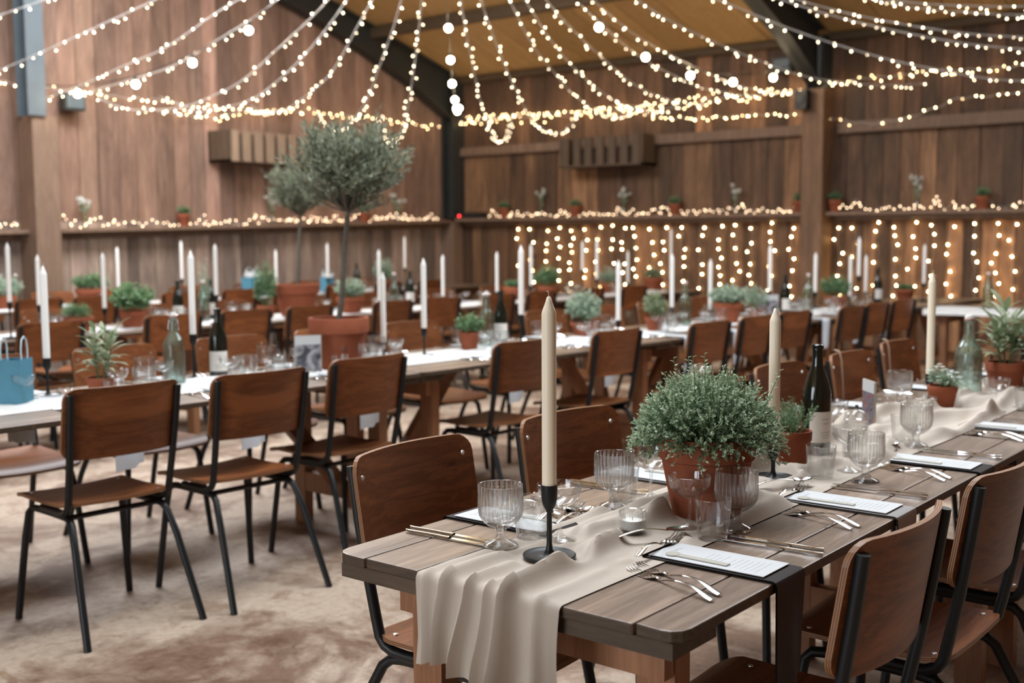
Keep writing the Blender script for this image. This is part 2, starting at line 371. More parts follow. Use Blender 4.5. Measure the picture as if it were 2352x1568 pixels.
mb = MB(); mb.box((11.84, 5.2, 1.45), (.28, .24, 2.9)); struct(mb, 'column_eave', ['colw'])
mb = MB(); mb.box((11.86, GY - .13, .78), (.2, .2, 1.55)); struct(mb, 'column_corner', ['beam'])
mb = MB(); mb.box((5.84, GY - .17, 1.25), (.25, .32, 2.5)); struct(mb, 'column_gable', ['beam'])
mb = MB(); mb.box((5.76, GY - .25, 3.6), (.012, .2, 2.2)); mb.box((5.76, GY - .35, 3.6), (.18, .018, 2.2)); mb.box((5.76, GY - .16, 3.6), (.18, .018, 2.2)); struct(mb, 'column_gable_steel', ['bsteel'])
def purlin(x, name):
    z = roofz(x) - .07
    struct(MB().box((x, 3.8, z), (.09, 13.6, .13)), name, ['beamd'])
for i, x in enumerate((10.35, 8.6, 6.9)): purlin(x, 'beam_purlin_%d' % (i + 1))
struct(MB().box((11.93, 4.0, EAVE - .03), (.1, 13, .07)), 'trim_eave', ['beamd'])
mb = MB(); mb.box((11.94, 7.9, 2.49), (.09, 5.1, .11)); mb.box((11.94, 1.6, 2.49), (.09, 6.8, .12)); struct(mb, 'trim_rail', ['beam'])
# shelf ledges
mb = MB(); mb.box((11.87, 7.83, 1.575), (.24, 5.0, .035)); mb.box((11.96, 7.83, 1.53), (.03, 5.0, .07)); mb.box((11.87, 1.3, 1.575), (.24, 7.5, .035)); mb.box((11.96, 1.3, 1.53), (.03, 7.5, .07))
struct(mb, 'trim_ledge_eave', ['beam'])
mb = MB(); x0, x1, z0, z1 = 3.0, 11.75, 1.36, 1.555
rot = Matrix.Rotation(-math.atan2(z1 - z0, x1 - x0), 3, 'Y')
mb.box(((x0 + x1) / 2, GY - .11, (z0 + z1) / 2), (x1 - x0, .2, .035), 0, rot); mb.box(((x0 + x1) / 2, GY - .03, (z0 + z1) / 2 - .05), (x1 - x0, .03, .07), 0, rot)
struct(mb, 'trim_ledge_gable', ['beam'])
def gz(x): return z0 + (z1 - z0) * (x - x0) / (x1 - x0) + .018
EZ = 1.593
# slatted boxes on the walls
def slat_box(label, loc, rz, w, h, d, front='slat'):
    o = empty('mounted_slatted_box', label, 'wall box', loc, rz)
    MB().box((0, -.012, h / 2), (w, .02, h)).box((-w / 2 + .012, -d / 2, h / 2), (.024, d, h)).box((w / 2 - .012, -d / 2, h / 2), (.024, d, h)).box((0, -d / 2, .012), (w, d, .024)).build('box_carcass', 'darkbox', o, False)
    mb = MB(); n = 7
    for k in range(n): mb.box((-w / 2 + w * (k + .5) / n, -d + .01, h / 2), (w / n * .60, .03, h * .98))
    mb.build('slat_front', front, o, False); return o
slat_box('slatted timber box fixed high on the pinkish gable wall', (8.5, GY - .035, 2.18), 0, 1.15, .34, .36)
slat_box('slatted timber box on the dark eave wall under fairy lights', (WX - .035, 7.88, 2.19), -PI / 2, 1.2, .36, .34, 'darkbox')
# wall lamps and speakers
def floodlight(label, loc, rz):
    o = empty('floodlight', label, 'floodlight', loc, rz)
    MB().box((0, -.10, 0), (.22, .10, .16)).build('housing', 'dsteel', o, False); MB().box((0, -.155, 0), (.18, .012, .12)).build('lens', 'bsteel', o, False)
    MB().box((0, -.03, 0), (.05, .08, .05)).build('bracket', 'dsteel', o, False)
floodlight('grey floodlight on the gable post behind string lights', (6.25, GY - .04, 2.68), 0)
floodlight('small floodlight high beside the eave column', (WX - .04, 5.62, 3.2), -PI / 2)
o = empty('wall_speaker', 'small dark speaker on the eave column under the globe lights', 'speaker', (11.69, 5.28, 2.78), -PI / 2)
MB().box((0, -.07, 0), (.13, .13, .2)).build('cabinet', 'amp', o, False); MB().lathe([(.05, 0), (.04, .01)], 16, (0, 0, 0), 0, None, True, True).build('speaker_cone', 'dsteel', o).rotation_euler = (PI / 2, 0, 0); o.children[1].location = (0, -.14, 0)
o = empty('amplifier', 'black box with a red standby light on the corner ledge', 'amplifier', (11.84, 10.12, EZ))
MB().box((0, 0, .04), (.17, .42, .08)).build('case', 'amp', o, False); MB().sphere((-.09, .13, .035), .013).build('standby_light', 'ledr', o)
# ------------------------------------------------------------------ rows of tables
class Row:
    def __init__(s, name, y0, xref, slope, units):
        s.name = name; s.y0 = y0; s.xr = xref; s.k = slope; s.units = units; s.rot = math.atan(slope)
    def yc(s, x): return s.y0 + s.k * (x - s.xr)
    def at(s, px, py, off=0.0):
        """point of the row's table top seen in the direction of a pixel, off metres from its middle line"""
        r = ray(px, py); x = 5.0
        for _ in range(30):
            y = s.yc(x) + off; x = r.x / r.y * y
        return Vector((x, s.yc(x) + off, TZ))
R1 = Row('front table', 1.243, 1.5, 0.0, [(1.487, 3.53), (3.55, 5.6)])
R2 = Row('second table row', 3.903, 3.0, -.035, [(1.64, 3.75), (3.77, 5.82), (5.84, 7.89), (7.91, 9.6), (9.62, 11.2)])
R3 = Row('third table row', 6.90, 4.5, -.045, [(2.9, 4.95), (4.97, 7.02), (7.04, 9.09), (9.11, 11.2)])
R4 = Row('back table row', 9.50, 5.0, 0.0, [(4.2, 6.25), (6.27, 8.3), (8.32, 10.0), (10.02, 11.3)])
HW = .383
SEAMS = [-HW, -.300, -.148, .008, .165, .30, HW]
def make_table(length, label, loc, rz, group, braced=True):
    o = empty('trestle_table', label, 'table', loc, rz, group); h = length / 2
    mb = MB()
    for a, b_ in zip(SEAMS[:-1], SEAMS[1:]):
        t = rnd(.82, 1.15); g = .0017; a2, b2 = a + g, b_ - g
        if a == -HW: a2 = a
        if b_ == HW: b2 = b_
        e = rnd(-.004, .004); R = .035
        poly = [(-h + e, a2), (h, a2), (h, b2), (-h + e, b2)]
        if a == -HW: poly = [(-h + R - R * math.sin(q), a2 + R - R * math.cos(q)) for q in (PI / 2, PI / 3, PI / 6, 0)] + [(h, a2), (h, b2), (-h + e, b2)]
        if b_ == HW: poly = [(-h + e, a2), (h, a2), (h, b2)] + [(-h + R - R * math.cos(q), b2 - R + R * math.sin(q)) for q in (PI / 2, PI / 3, PI / 6, 0)]
        n = len(poly)
        vs = [(x, y, TZ - .02) for x, y in poly] + [(x, y, TZ) for x, y in poly]
        mb.add(vs, [tuple(range(n - 1, -1, -1)), tuple(range(n, 2 * n))] + [(i, (i + 1) % n, (i + 1) % n + n, i + n) for i in range(n)], 0, (t, t * rnd(.97, 1.02), t * rnd(.95, 1.03)))
        for i in range(n):
            qx, qy = (poly[i][0] + poly[(i + 1) % n][0]) / 2, (poly[i][1] + poly[(i + 1) % n][1]) / 2
            if qx < -h + .033 or abs(qy) > HW - .003: mb.m[len(mb.m) - n + i] = 1
    top = mb.build('tabletop', ['top', 'topdark'], o, False)
    bv = top.modifiers.new('edge', 'BEVEL'); bv.width = .003; bv.segments = 2; bv.limit_method = 'ANGLE'; bv.angle_limit = math.radians(50)
    for sx in (-1, 1):
        c = sx * (h - .075)
        MB().box((c, 0, TZ - .034), (.14, 2 * HW - .03, .027)).build('cleat', 'topdark', o, False)
        MB().box((sx * (h - .11), 0, TZ - .0865), (.03, .60, .077)).build('end_rail', 'pine', o, False)
        for sy in (-1, 1):
            MB().box((sx * (h - .155), sy * .262, (TZ - .048) / 2), (.05, .075, TZ - .048)).build('leg', 'pine', o, False)
        MB().box((sx * (h - .155), 0, .20), (.045, .45, .09)).build('foot_rail', 'pine', o, False)
        a = Vector((sx * (h - .18), 0, .24)); b2 = Vector((sx * (h - .60), 0, TZ - .03)); d = b2 - a
        rot = Matrix.Rotation(-math.atan2(d.z, d.x), 3, 'Y')
        for sy in ((0,) if braced and not (braced == 'right' and sx < 0) else ()):
            MB().box((a + b2) / 2, (d.length, .045, .07), 0, rot).build('brace', 'pine', o, False)
    return o
uname = ['first', 'second', 'third', 'fourth', 'last']
for R, nm in ((R1, 'front row'), (R2, 'second row'), (R3, 'third row'), (R4, 'back row')):
    for i, (a, b_) in enumerate(R.units):
        xc = (a + b_) / 2
        lab = 'long worn plank table with linen runner in front' if (R is R1 and i == 0) else 'plank trestle table, %s of the %s counted from its left end' % (uname[i], nm)
        make_table(b_ - a, lab, (xc, R.yc(xc), 0), R.rot, 'plank trestle tables', 'right' if (R is R2 and i == 0) else R is not R1)
make_table(2.0, 'plank table standing crosswise by the eave wall at far right', (9.75, 2.2, 0), PI / 2, 'plank trestle tables')
# ------------------------------------------------------------------ school chairs
def ply_panel(mb, W, H, r, curve, th, nx=10):
    """rounded sheet in the local x (width) and z (height) plane, front towards +y, bent by curve(x, z)"""
    zs = []
    k = 5
    for i in range(k + 1): zs.append(-H + r * (1 - math.cos(PI / 2 * i / k)))
    for i in range(1, 5): zs.append(-H + r + (2 * H - 2 * r) * i / 5)
    for i in range(k, -1, -1): zs.append(H - r * (1 - math.cos(PI / 2 * i / k)))
    def hw(z):
        q = max(0, abs(z) - (H - r)); return W - r + math.sqrt(max(0, r * r - q * q))
    def rows(off):
        out = []
        for z in zs:
            w = hw(z); out.append([curve(-w + 2 * w * i / nx, z, off) for i in range(nx + 1)])
        return out
    A = rows(th / 2); B = rows(-th / 2)
    mb.grid(A, 0); mb.grid([list(reversed(r_)) for r_ in B], 0)
    def rim(off):
        g = rows(off); return [r_[0] for r_ in g] + g[-1][1:] + [r_[-1] for r_ in reversed(g[:-1])] + list(reversed(g[0][1:-1]))
    L_ = [rim(th / 2 - th * i / 5) for i in range(6)]
    n = len(L_[0])
    for i in range(5):
        for j in range(n): mb.add([L_[i][j], L_[i][(j + 1) % n], L_[i + 1][(j + 1) % n], L_[i + 1][j]], [(0, 1, 2, 3)], 1 if i % 2 == 0 else 2)
def chair_maker():
    o = empty('school_chair', 'chair', 'chair', (0, 0, 0))
    mb = MB()
    def cb(x, z, off): return Vector((x, -.172 - z * .16 + off + .030 - .045 * (1 - (x / .215) ** 2) + .0, .735 + z))
    ply_panel(mb, .215, .122, .042, cb, .011)
    for sx in (-1, 1):
        for z in (-.075, .075):
            p = cb(sx * .186, z, .0065); mb.lathe([(.0065, 0), (.006, .002), (.0, .0025)], 10, (0, 0, 0), 3)
            for i in range(len(mb.v) - 30, len(mb.v)):
                v = mb.v[i]; mb.v[i] = (p.x + v[0], p.y + v[2], p.z + v[1])
    mb.build('backrest', ['ply', 'plyedge', 'plyedge2', 'screw'], o)
    mb = MB()
    def cs(x, z, off):
        y = z; t = (y + .205) / .41
        return Vector((x * (1 - .0 * t), y + .08, .447 - .010 * math.sin(PI * t) - .022 * max(0, (t - .82) / .18) ** 2 + .012 * (x / .2) ** 2 * (1 - .3 * t) * (0.6 if t < .2 else 1) + .006 * max(0, (.2 - t) / .2) - off))
    ply_panel(mb, .20, .205, .05, cs, .011)
    for sx in (-1, 1):
        for y in (-.165, .12):
            p = cs(sx * .165, y, -.006); mb.lathe([(.0065, 0), (.006, .0015), (.0, .002)], 10, p, 3)
    mb.build('seat', ['ply', 'plyedge', 'plyedge2', 'screw'], o)
    r = .0128
    for sx in (-1, 1):
        pts = [(sx * .198, -.178, .838), (sx * .196, -.162, .72), (sx * .192, -.142, .60), (sx * .189, -.122, .50), (sx * .188, -.112, .455), (sx * .187, -.098, .436), (sx * .185, -.075, .425), (sx * .182, -.04, .421), (sx * .178, .10, .420)]
        MB().tube(pts, r, 10).build('back_post', 'black', o)
        MB().tube([(sx * .218, -.268, 0), (sx * .19, -.155, .30), (sx * .178, -.112, .385), (sx * .174, -.09, .402), (sx * .172, -.06, .406), (sx * .170, .02, .406)], r, 10).build('leg', 'black', o)
        MB().tube([(sx * .216, .238, 0), (sx * .188, .215, .30), (sx * .178, .203, .385), (sx * .174, .186, .402), (sx * .172, .155, .406), (sx * .170, .02, .406)], r, 10).build('leg', 'black', o)
    MB().tube([(-.176, -.06, .403), (.176, -.06, .403)], .010, 8).build('stretcher', 'black', o)
    MB().tube([(-.176, .14, .403), (.176, .14, .403)], .010, 8).build('stretcher', 'black', o)
    return o
CH = Kind(chair_maker)
def chairs(R, side, xs, posts, first_desc):
    sg = 1 if side == 'near' else -1
    for i, x in enumerate(xs):
        py = posts(x) if callable(posts) else posts[i]
        rz = (0 if sg > 0 else PI) + ({0: .06, 1: -.05}.get(i, 0) if R is R1 and sg < 0 else 0) + R.rot + rnd(-.035, .035) * (.4 if R is R1 else 1)
        lab = first_desc.get(i) or 'plywood school chair, %s from left, %s side of %s' % (ORD[i], side, R.name)
        CH.put((x, py + sg * .17, 0), rz, lab, 'plywood school chairs')
X1L = [1.975, 2.588, 3.24, 4.05, 4.63, 5.25]; X1R = [1.965, 2.59, 3.2, 3.9]
X2N = [2.225, 2.755, 3.36, 4.33, 5.12, 5.925, 6.5, 7.05, 7.76, 8.27, 8.79]; P2N = [3.45, 3.375, 3.43, 3.36, 3.345, 3.23, 3.226, 3.22, 3.12, 3.14, 3.13]
X2F = [2.36, 2.97, 3.61, 4.22, 4.87, 5.5, 6.12, 6.8, 7.42, 8.05, 8.7]
X3N = [3.66, 4.5, 5.07, 5.63, 6.45, 7.0, 7.7, 8.27, 9.0, 9.72]; X3F = [3.6, 4.25, 5.0, 5.7, 6.5, 7.3, 8.1, 8.9, 9.7]
X4N = [5.0, 5.52, 6.4, 7.06, 7.7, 8.4, 9.1, 9.8]; X4F = [5.0, 5.7, 6.4, 7.2, 8.0, 8.8, 9.6]
chairs(R1, 'far', X1L, [1.872, 1.868, 1.86, 1.92, 1.875, 1.9], {0: 'brown plywood school chair behind the front table, back nearest its left end', 1: 'brown plywood school chair behind the tall front candle, second from the table end'})
chairs(R1, 'near', X1R, [.692, .692, .695, .69], {0: 'dark plywood school chair tucked under the front table at lower right'})
chairs(R2, 'near', X2N, P2N, {0: 'brown plywood school chair at far left facing away with napkin behind it'})
chairs(R2, 'far', X2F, lambda x: 4.71 - .035 * (x - 3), {})
chairs(R3, 'near', X3N, lambda x: R3.yc(x) - .50, {}); chairs(R3, 'far', X3F, lambda x: R3.yc(x) + .62, {})
chairs(R4, 'near', X4N, lambda x: 8.99, {}); chairs(R4, 'far', X4F, lambda x: 10.02, {})
# backless stool by the crosswise table
o = empty('stool', 'dark backless stool in front of the crosswise table at far right', 'stool', atZ(2162, 842, 0).to_tuple())
o.location = (9.05, 2.62, 0)
mb = MB(); mb.lathe([(.0, .47), (.16, .472), (.17, .46), (.168, .445), (.0, .44)], 20); mb.build('seat', 'ply', o)
for sx in (-1, 1):
    for sy in (-1, 1): MB().tube([(sx * .17, sy * .17, 0), (sx * .10, sy * .10, .44)], .012, 8).build('leg', 'black', o)
MB().tube([(.14 * math.cos(a), .14 * math.sin(a), .2) for a in [2 * PI * k / 16 for k in range(17)]], .008, 6).build('foot_ring', 'black', o)
# ------------------------------------------------------------------ table runners
def runner(R, x0, x1, name_label, front, amp, mats, drop=.0, flat_spots=(), half=.17, yoff=0.0, nx=380, ny=64, seed=3):
    mb = MB()
    RG = [(.86, .0, .30, .10), (.54, -.12, .62, .085), (.22, .22, .55, .075), (-.06, .32, .42, .06), (-.36, .60, 1.0, .10), (-.72, .25, .28, .09)]
    def fold(s, v):
        """height of the cloth above the boards; s along the table from its end, v -1..1 across"""
        w = v + .10 * noise.noise((s * 2.6, seed, 0)) + .05 * noise.noise((s * 8, v * 1.5, seed)); h = .04
        for k, (v0, dv, hh, wd) in enumerate(RG):
            for rep_ in range(3):
                c = v0 + dv * s - rep_ * 1.9 * (1 if dv > 0 else -1)
                q = (w - c) / wd
                if abs(q) < 3: h += hh * math.exp(-abs(q) ** (1.35 if q > 0 else 2)) * (.80 + .75 * noise.noise((s * 2.3 + k * 7, seed, rep_ * 3)))
        h += .10 * noise.noise((s * 9, v * 6, seed + 1))
        if s > .25: h += .75 * min(1, (s - .25) * 2) * max(0, 1 - 3.2 * abs(noise.noise((s * 1.9 + v * .8, v * .75 - s * .55, seed + 3)))) ** 1.6
        return max(0, h) * amp * min(1, (1 - abs(v)) * 6)
    rows = []
    nd = 34 if drop else 0
    for i in range(-nd, nx + 1):
        row = []
        for j in range(ny + 1):
            v = -1 + 2 * j / ny
            dl = drop * (1.0 + .06 * math.sin(v * 5 + 2) + .10 * max(0, v - .6) + .12 * max(0, -v - .2)) if drop else 0
            if i >= 0:
                s = (x1 - x0) * (i / nx) ** 1.25; x = x0 + s; h = fold(s, v)
            else: s = 0; x = x0; h = fold(0, v)
            y = R.yc(x) + yoff + half * v * (1 + .16 * min(1, s) * noise.noise((s * 1.3, 2.2, seed)) if i >= 0 else 1)
            z = TZ + .0025 + h
            for (fx, fy, fr) in flat_spots:
                d = math.hypot(x - fx, y - fy)
                if d < fr + .022: k = max(0, (d - fr) / .022); z = TZ + .0025 + h * k * k * (3 - 2 * k)
            if i < 0:
                t = -i / nd; u = t * dl
                rad = .012
                if u < rad * PI / 2: q = u / rad; x = x0 - rad * math.sin(q) - h * math.sin(q); z = TZ + .0025 - rad * (1 - math.cos(q)) + h * math.cos(q)
                else:
                    dz = u - rad * PI / 2
                    hh = h * (1 + 1.0 * min(1, dz / .12)) + .008 * (1 + math.sin(v * 7 + dz * 5)) * min(1, dz / .15)
                    x = x0 - rad - hh; z = TZ - rad - dz; y += .012 * math.sin(dz * 9 + v * 4) * min(1, dz / .1) - .02 * dz * v
            row.append(Vector((x, y, z)))
        rows.append(row)
    for _ in range(3 if drop else 0):
        zz = [[p.z for p in r] for r in rows]
        for i in range(nd + 2, len(rows) - 1):
            for j in range(1, ny): rows[i][j].z = (zz[i - 1][j] + zz[i + 1][j] + zz[i][j - 1] + zz[i][j + 1] + 2 * zz[i][j]) / 6
    mb.grid(rows)
    o = mb.build('table_runner', mats, None); tag(o, name_label, 'table runner', 'linen table runners')
    return o
G1 = {  # things on the front table, world x and y
    'goblet': [(1.701, 1.384), (2.105, 1.387), (2.098, 1.083), (2.709, 1.049), (3.239, 1.11), (3.02, 1.42), (4.02, 1.44), (4.62, 1.14)],
    'coupe': [(1.809, 1.321), (2.231, 1.369), (2.034, 1.156), (2.80, 1.13), (3.22, 1.35), (4.05, 1.12), (3.45, 1.17)],
    'tumbler': [(1.791, 1.378), (2.16, 1.40), (2.003, 1.085), (2.677, 1.151), (3.28, 1.16), (3.10, 1.46), (4.15, 1.05)]}
spots = [(1.693, 1.26, .066), (2.186, 1.201, .085), (1.945, 1.237, .032), (2.591, 1.238, .05), (2.75, 1.26, .05), (2.959, 1.297, .045), (3.468, 1.337, .06), (4.108, 1.34, .05), (3.981, 1.278, .05), (4.32, 1.283, .05), (4.46, 1.213, .07), (2.36, 1.3, .05), (3.1, 1.25, .06), (3.25, 1.3, .05)]
spots += [(x, y, .036) for k in G1 for x, y in G1[k]] + [(1.93, 1.19, .05), (1.84, 1.11, .06), (2.45, 1.10, .07), (1.72, 1.10, .03)]
runner(R1, 1.487, 5.55, 'crumpled natural linen runner down the front table and over its end', True, .044, 'linen', .155, spots, .160, -.004)
runner(R2, 1.75, 9.25, 'pale linen runner along the second table row', False, .012, 'linen2', 0, [], .16, .02, 120, 16, 11)
runner(R3, 3.0, 10.8, 'pale linen runner along the third table row', False, .012, 'linen2', 0, [], .16, -.1, 90, 12, 17)
runner(R4, 4.3, 10.3, 'pale linen runner along the back table row', False, .010, 'linen2', 0, [], .16, -.1, 60, 10, 23)
mb = MB(); rows = []
for i in range(41):
    y = 1.22 + 1.96 * i / 40; w = lambda k: .004 * noise.noise((y * 6, k, 3))
    rows.append([Vector((9.355 + w(1), y, .705 + .015 * noise.noise((y * 3, 1, 1)))), Vector((9.360 + w(2), y, .735)), Vector((9.375, y, TZ + .004)), Vector((9.55, y, TZ + .004 + w(4) ** 2)), Vector((9.80, y, TZ + .004))])
mb.grid(rows); tag(mb.build('table_cloth', 'linen2'), 'pale cloth over the near edge of the crosswise table', 'tablecloth')
# ------------------------------------------------------------------ cutlery
def fork_mesh(L_=.215):
    mb = MB(); n = 16; top = []; 
    def zc(t): return .004 + .011 * math.sin(PI * min(1, t / .62)) ** 1.2 * (1 if t < .62 else 1) if t < .62 else .004 + .005 * math.sin(PI * (t - .62) / .38)
    path = []; 
    for i in range(n + 1):
        t = i / n * .66; path.append((t * L_, zc(t), .0062 - .0040 * math.sin(PI * min(1, t / .66)) ** .7 if t < .5 else .0032))
    ws = [.0055, .0066, .0064, .0060, .0055, .005, .0046, .0042, .0038, .0035, .0033, .0031, .003, .003, .0031, .0034, .0045]
    rows = []
    for (x, z, _), w in zip(path, ws):
        rows.append([Vector((x, w * math.cos(a), z + .0018 * math.sin(a))) for a in [2 * PI * k / 8 for k in range(9)]])
    mb.grid(rows); mb.add(rows[0][:8], [tuple(range(7, -1, -1))])
    x0 = .66 * L_; hd = []
    for i in range(7):
        t = i / 6; x = x0 + t * .035; w = .0045 + (.0125 - .0045) * math.sin(PI / 2 * min(1, t * 1.35)); z = path[-1][1] - .006 * math.sin(PI / 2 * t)
        hd.append([Vector((x, -w, z + .001)), Vector((x, -w * .4, z - .0005)), Vector((x, w * .4, z - .0005)), Vector((x, w, z + .001))])
    mb.grid(hd); mb.grid([[p - Vector((0, 0, .0016)) for p in reversed(r)] for r in hd])
    for k in range(4):
        y = -.0108 + .0072 * k; z0_ = hd[-1][0].z
        mb.tube([(x0 + .032, y, z0_), (x0 + .05, y, z0_ - .001), (x0 + .066, y * .95, z0_ + .002), (x0 + .078, y * .92, z0_ + .0065)], [.0021, .0019, .0016, .0009], 6)
    return mb
def knife_mesh(L_=.225):
    mb = MB(); rows = []
    for i in range(13):
        t = i / 12; x = t * L_ * .5; w = .0052 + .0016 * math.cos(2 * PI * t) * .5
        if i == 0: w = .003
        rows.append([Vector((x, w * math.cos(a), .005 + .0034 * math.sin(a))) for a in [2 * PI * k / 8 for k in range(9)]])
    mb.grid(rows); mb.add(rows[0][:8], [tuple(range(7, -1, -1))])
    a = L_ * .5; pts = [(a, -.004, .004), (a + .02, -.006, .008), (L_ - .03, -.007, .0095), (L_ - .006, -.003, .006), (L_, .004, .001), (L_ - .02, .0065, 0), (a + .02, .0062, 0), (a, .004, 0)]
    P_ = [Vector((x, y, .0052)) for x, y, _ in pts]; Q = [p - Vector((0, 0, .0014)) for p in P_]; n = len(P_)
    mb.add(P_ + Q, [tuple(range(n - 1, -1, -1)), tuple(range(n, 2 * n))] + [(i, (i + 1) % n, (i + 1) % n + n, i + n) for i in range(n)])
    return mb
def spoon_mesh(L_=.16):
    mb = MB(); rows = []
    for i in range(13):
        t = i / 12; x = t * L_ * .7; w = .0056 - .0028 * t; z = .003 + .008 * math.sin(PI * t)
        rows.append([Vector((x, w * math.cos(a), z + .0016 * math.sin(a))) for a in [2 * PI * k / 8 for k in range(9)]])
    mb.grid(rows); g = []
    for i in range(9):
        t = i / 8; x = L_ * .68 + t * L_ * .32; w = .015 * math.sqrt(max(.02, 1 - (2 * t - 1) ** 2 * .96))
        g.append([Vector((x, w * q, .006 - .006 * (1 - q * q) * (1 - (2 * t - 1) ** 2))) for q in (-1, -.6, -.2, .2, .6, 1)])
    mb.grid(g); mb.grid([[p - Vector((0, 0, .001)) for p in reversed(r)] for r in g])
    return mb
def single(name, cat, mb_fn, mats):
    def mk():
        o = mb_fn().build(name, mats); return tag(o, 'x', cat)
    return Kind(mk)
FORK = single('fork', 'fork', fork_mesh, 'steel'); KNIFE = single('knife', 'knife', knife_mesh, 'steel'); SPOON = single('dessert_spoon', 'spoon', spoon_mesh, 'steel')
DFORK = single('dessert_fork', 'fork', lambda: fork_mesh(.165), 'steel')
# ------------------------------------------------------------------ glassware
def goblet_mb(n=48, ribs=True):
    rb = (0, .052, .113, .036) if ribs else None
    return lambda: MB().lathe([(.0, 0), (.033, 0), (.0345, .003), (.030, .008), (.016, .013), (.010, .020), (.009, .030), (.013, .037), (.024, .042), (.035, .051), (.0415, .064), (.0435, .080), (.044, .1225), (.0432, .1235), (.0420, .1225), (.0412, .080), (.039, .066), (.032, .055), (.02, .049), (.0, .047)], n, (0, 0, 0), 0, rb)
def coupe_mb(n=32): return lambda: MB().lathe([(.0, 0), (.034, 0), (.034, .0015), (.014, .006), (.0055, .014), (.004, .03), (.004, .058), (.006, .066), (.018, .070), (.034, .081), (.0425, .096), (.0445, .114), (.0435, .1145), (.0412, .097), (.033, .083), (.018, .073), (.0, .0705)], n)
def tumbler_mb(n=32, ribs=None): return lambda: MB().lathe([(.0, 0), (.026, 0), (.030, .004), (.0345, .04), (.0375, .082), (.0368, .0825), (.0333, .04), (.0287, .012), (.026, .009), (.0, .008)], n, (0, 0, 0), 0, ribs)
GOB = single('goblet', 'glass', goblet_mb(64), 'glass'); COU = single('coupe_glass', 'glass', coupe_mb(), 'glass_t'); TUM = single('tumbler', 'glass', tumbler_mb(), 'glass_t')
GOBF = single('goblet', 'glass', goblet_mb(20), 'glass_far'); COUF = single('coupe_glass', 'glass', coupe_mb(14), 'glass_far'); TUMF = single('tumbler', 'glass', tumbler_mb(14), 'glass_far')
def tealight():
    o = empty('tealight_holder', 'x', 'candle holder', (0, 0, 0))
    MB().lathe([(.0, 0), (.026, 0), (.0275, .002), (.0275, .044), (.0265, .046), (.0225, .044), (.0225, .008), (.0, .007)], 60, (0, 0, 0), 0, (0, .003, .043, .018)).build('ribbed_cup', 'glass', o)
    MB().lathe([(.0, .009), (.0200, .009), (.0200, .027), (.0, .0265)], 20).build('tealight', 'waxw', o); MB().tube([(0, 0, .026), (0, 0, .033)], .0007, 5).build('wick', 'wick', o)
    return o
TEA = Kind(tealight)
# ------------------------------------------------------------------ napkins, menu cards, name tags
def napkin_mb(drop=.19, W=.115):
    def mk():
        mb = MB()
        prof = [(.262, .009), (.268, .0055), (.262, .002), (.255, .0055), (.20, .005), (.12, .005), (.04, .005), (.0, .005), (-.006, .003), (-.009, -.004), (-.010, -.03), (-.011, -.08), (-.012, -.13), (-.014, -drop)]
        rows = []
        for i, (y, z) in enumerate(prof):
            d = max(0, -z); rows.append([Vector((W * (q - .5) * (1 + .06 * d / .19) + (.008 * d / .19) * math.sin(q * 5), y - .010 * (d / .19) * math.sin(q * PI * 1.5), z + (.004 * math.sin(q * 9) if i > 11 else 0) - (.018 * (1 - q) if i == len(prof) - 1 else 0))) for q in [k / 6 for k in range(7)]])
        mb.grid(rows); mb.grid([[p - Vector((0, 0, .0035)) if p.z > 0 else p - Vector((0, -.0035, 0)) for p in reversed(r)] for r in rows[3:]])
        return mb
    return mk
NAPS = {k: single('napkin', 'napkin', napkin_mb(), k) for k in ('nap_dark', 'nap_grey', 'nap_pale')}
NAPF = single('napkin', 'napkin', napkin_mb(), 'nap_pale')
def menu_maker(detail):
    def mk():
        o = empty('menu_card', 'x', 'menu', (0, 0, 0)) if detail else None
        mb = MB(); mb.box((0, .125, .0012), (.105, .235, .0012)) if True else 0
        if not detail:
            o = mb.build('menu_card', 'paper', None, False); return tag(o, 'x', 'menu')
        mb.build('card', 'paper', o, False)
        t = MB()
        for k in range(11):
            w = rnd(.035, .075)
            for q in range(1): t.box((-.005 + rnd(-.002, .002), .145 - k * .0105 - (.008 if k > 3 else 0), .0019), (w, .0016, .0002))
        t.build('printed_lines', 'ink', o, False)
        cu = bpy.data.curves.new('heading', 'FONT'); cu.body = 'MENU'; cu.size = .013; cu.align_x = 'CENTER'; cu.space_character = 1.5
        h = bpy.data.objects.new('heading', cu); C.objects.link(h); h.parent = o; cu.materials.append(MT['ink']); bpy.context.view_layer.update(); me = bpy.data.meshes.new_from_object(h); bpy.data.objects.remove(h); h = bpy.data.objects.new('heading', me); C.objects.link(h); h.parent = o; h.location = (0, .212, .0020)
        return o
    return mk
MENU = Kind(menu_maker(True)); MENUF = Kind(menu_maker(False))
def nametag():
    mb = MB(); mb.box((.012, 0, .0012), (.105, .016, .0016))
    mb.lathe([(.0, 0), (.014, 0), (.014, .002), (.0, .002)], 20, (-.052, 0, .0004))
    o = mb.build('name_tag', 'tagwood', None, False); return tag(o, 'x', 'name tag')
NTAG = Kind(nametag)
def setting(R, side, xs, idx, full, far, nap):
    """one place setting; local x to the sitter's right, local y from the table edge inwards"""
    sg = 1 if side == 'near' else -1
    ey = R.yc(xs) - sg * HW; a = R.rot + (0 if sg > 0 else PI); ca, sa = math.cos(a), math.sin(a)
    def W(lx, ly, z=TZ): return (xs + lx * ca - ly * sa, ey + lx * sa + ly * ca, z)
    where = '%s place from left, %s side, %s' % (ORD[idx], side, R.name)
    j = lambda s=.008: rnd(-s, s)
    return W, a, where, j
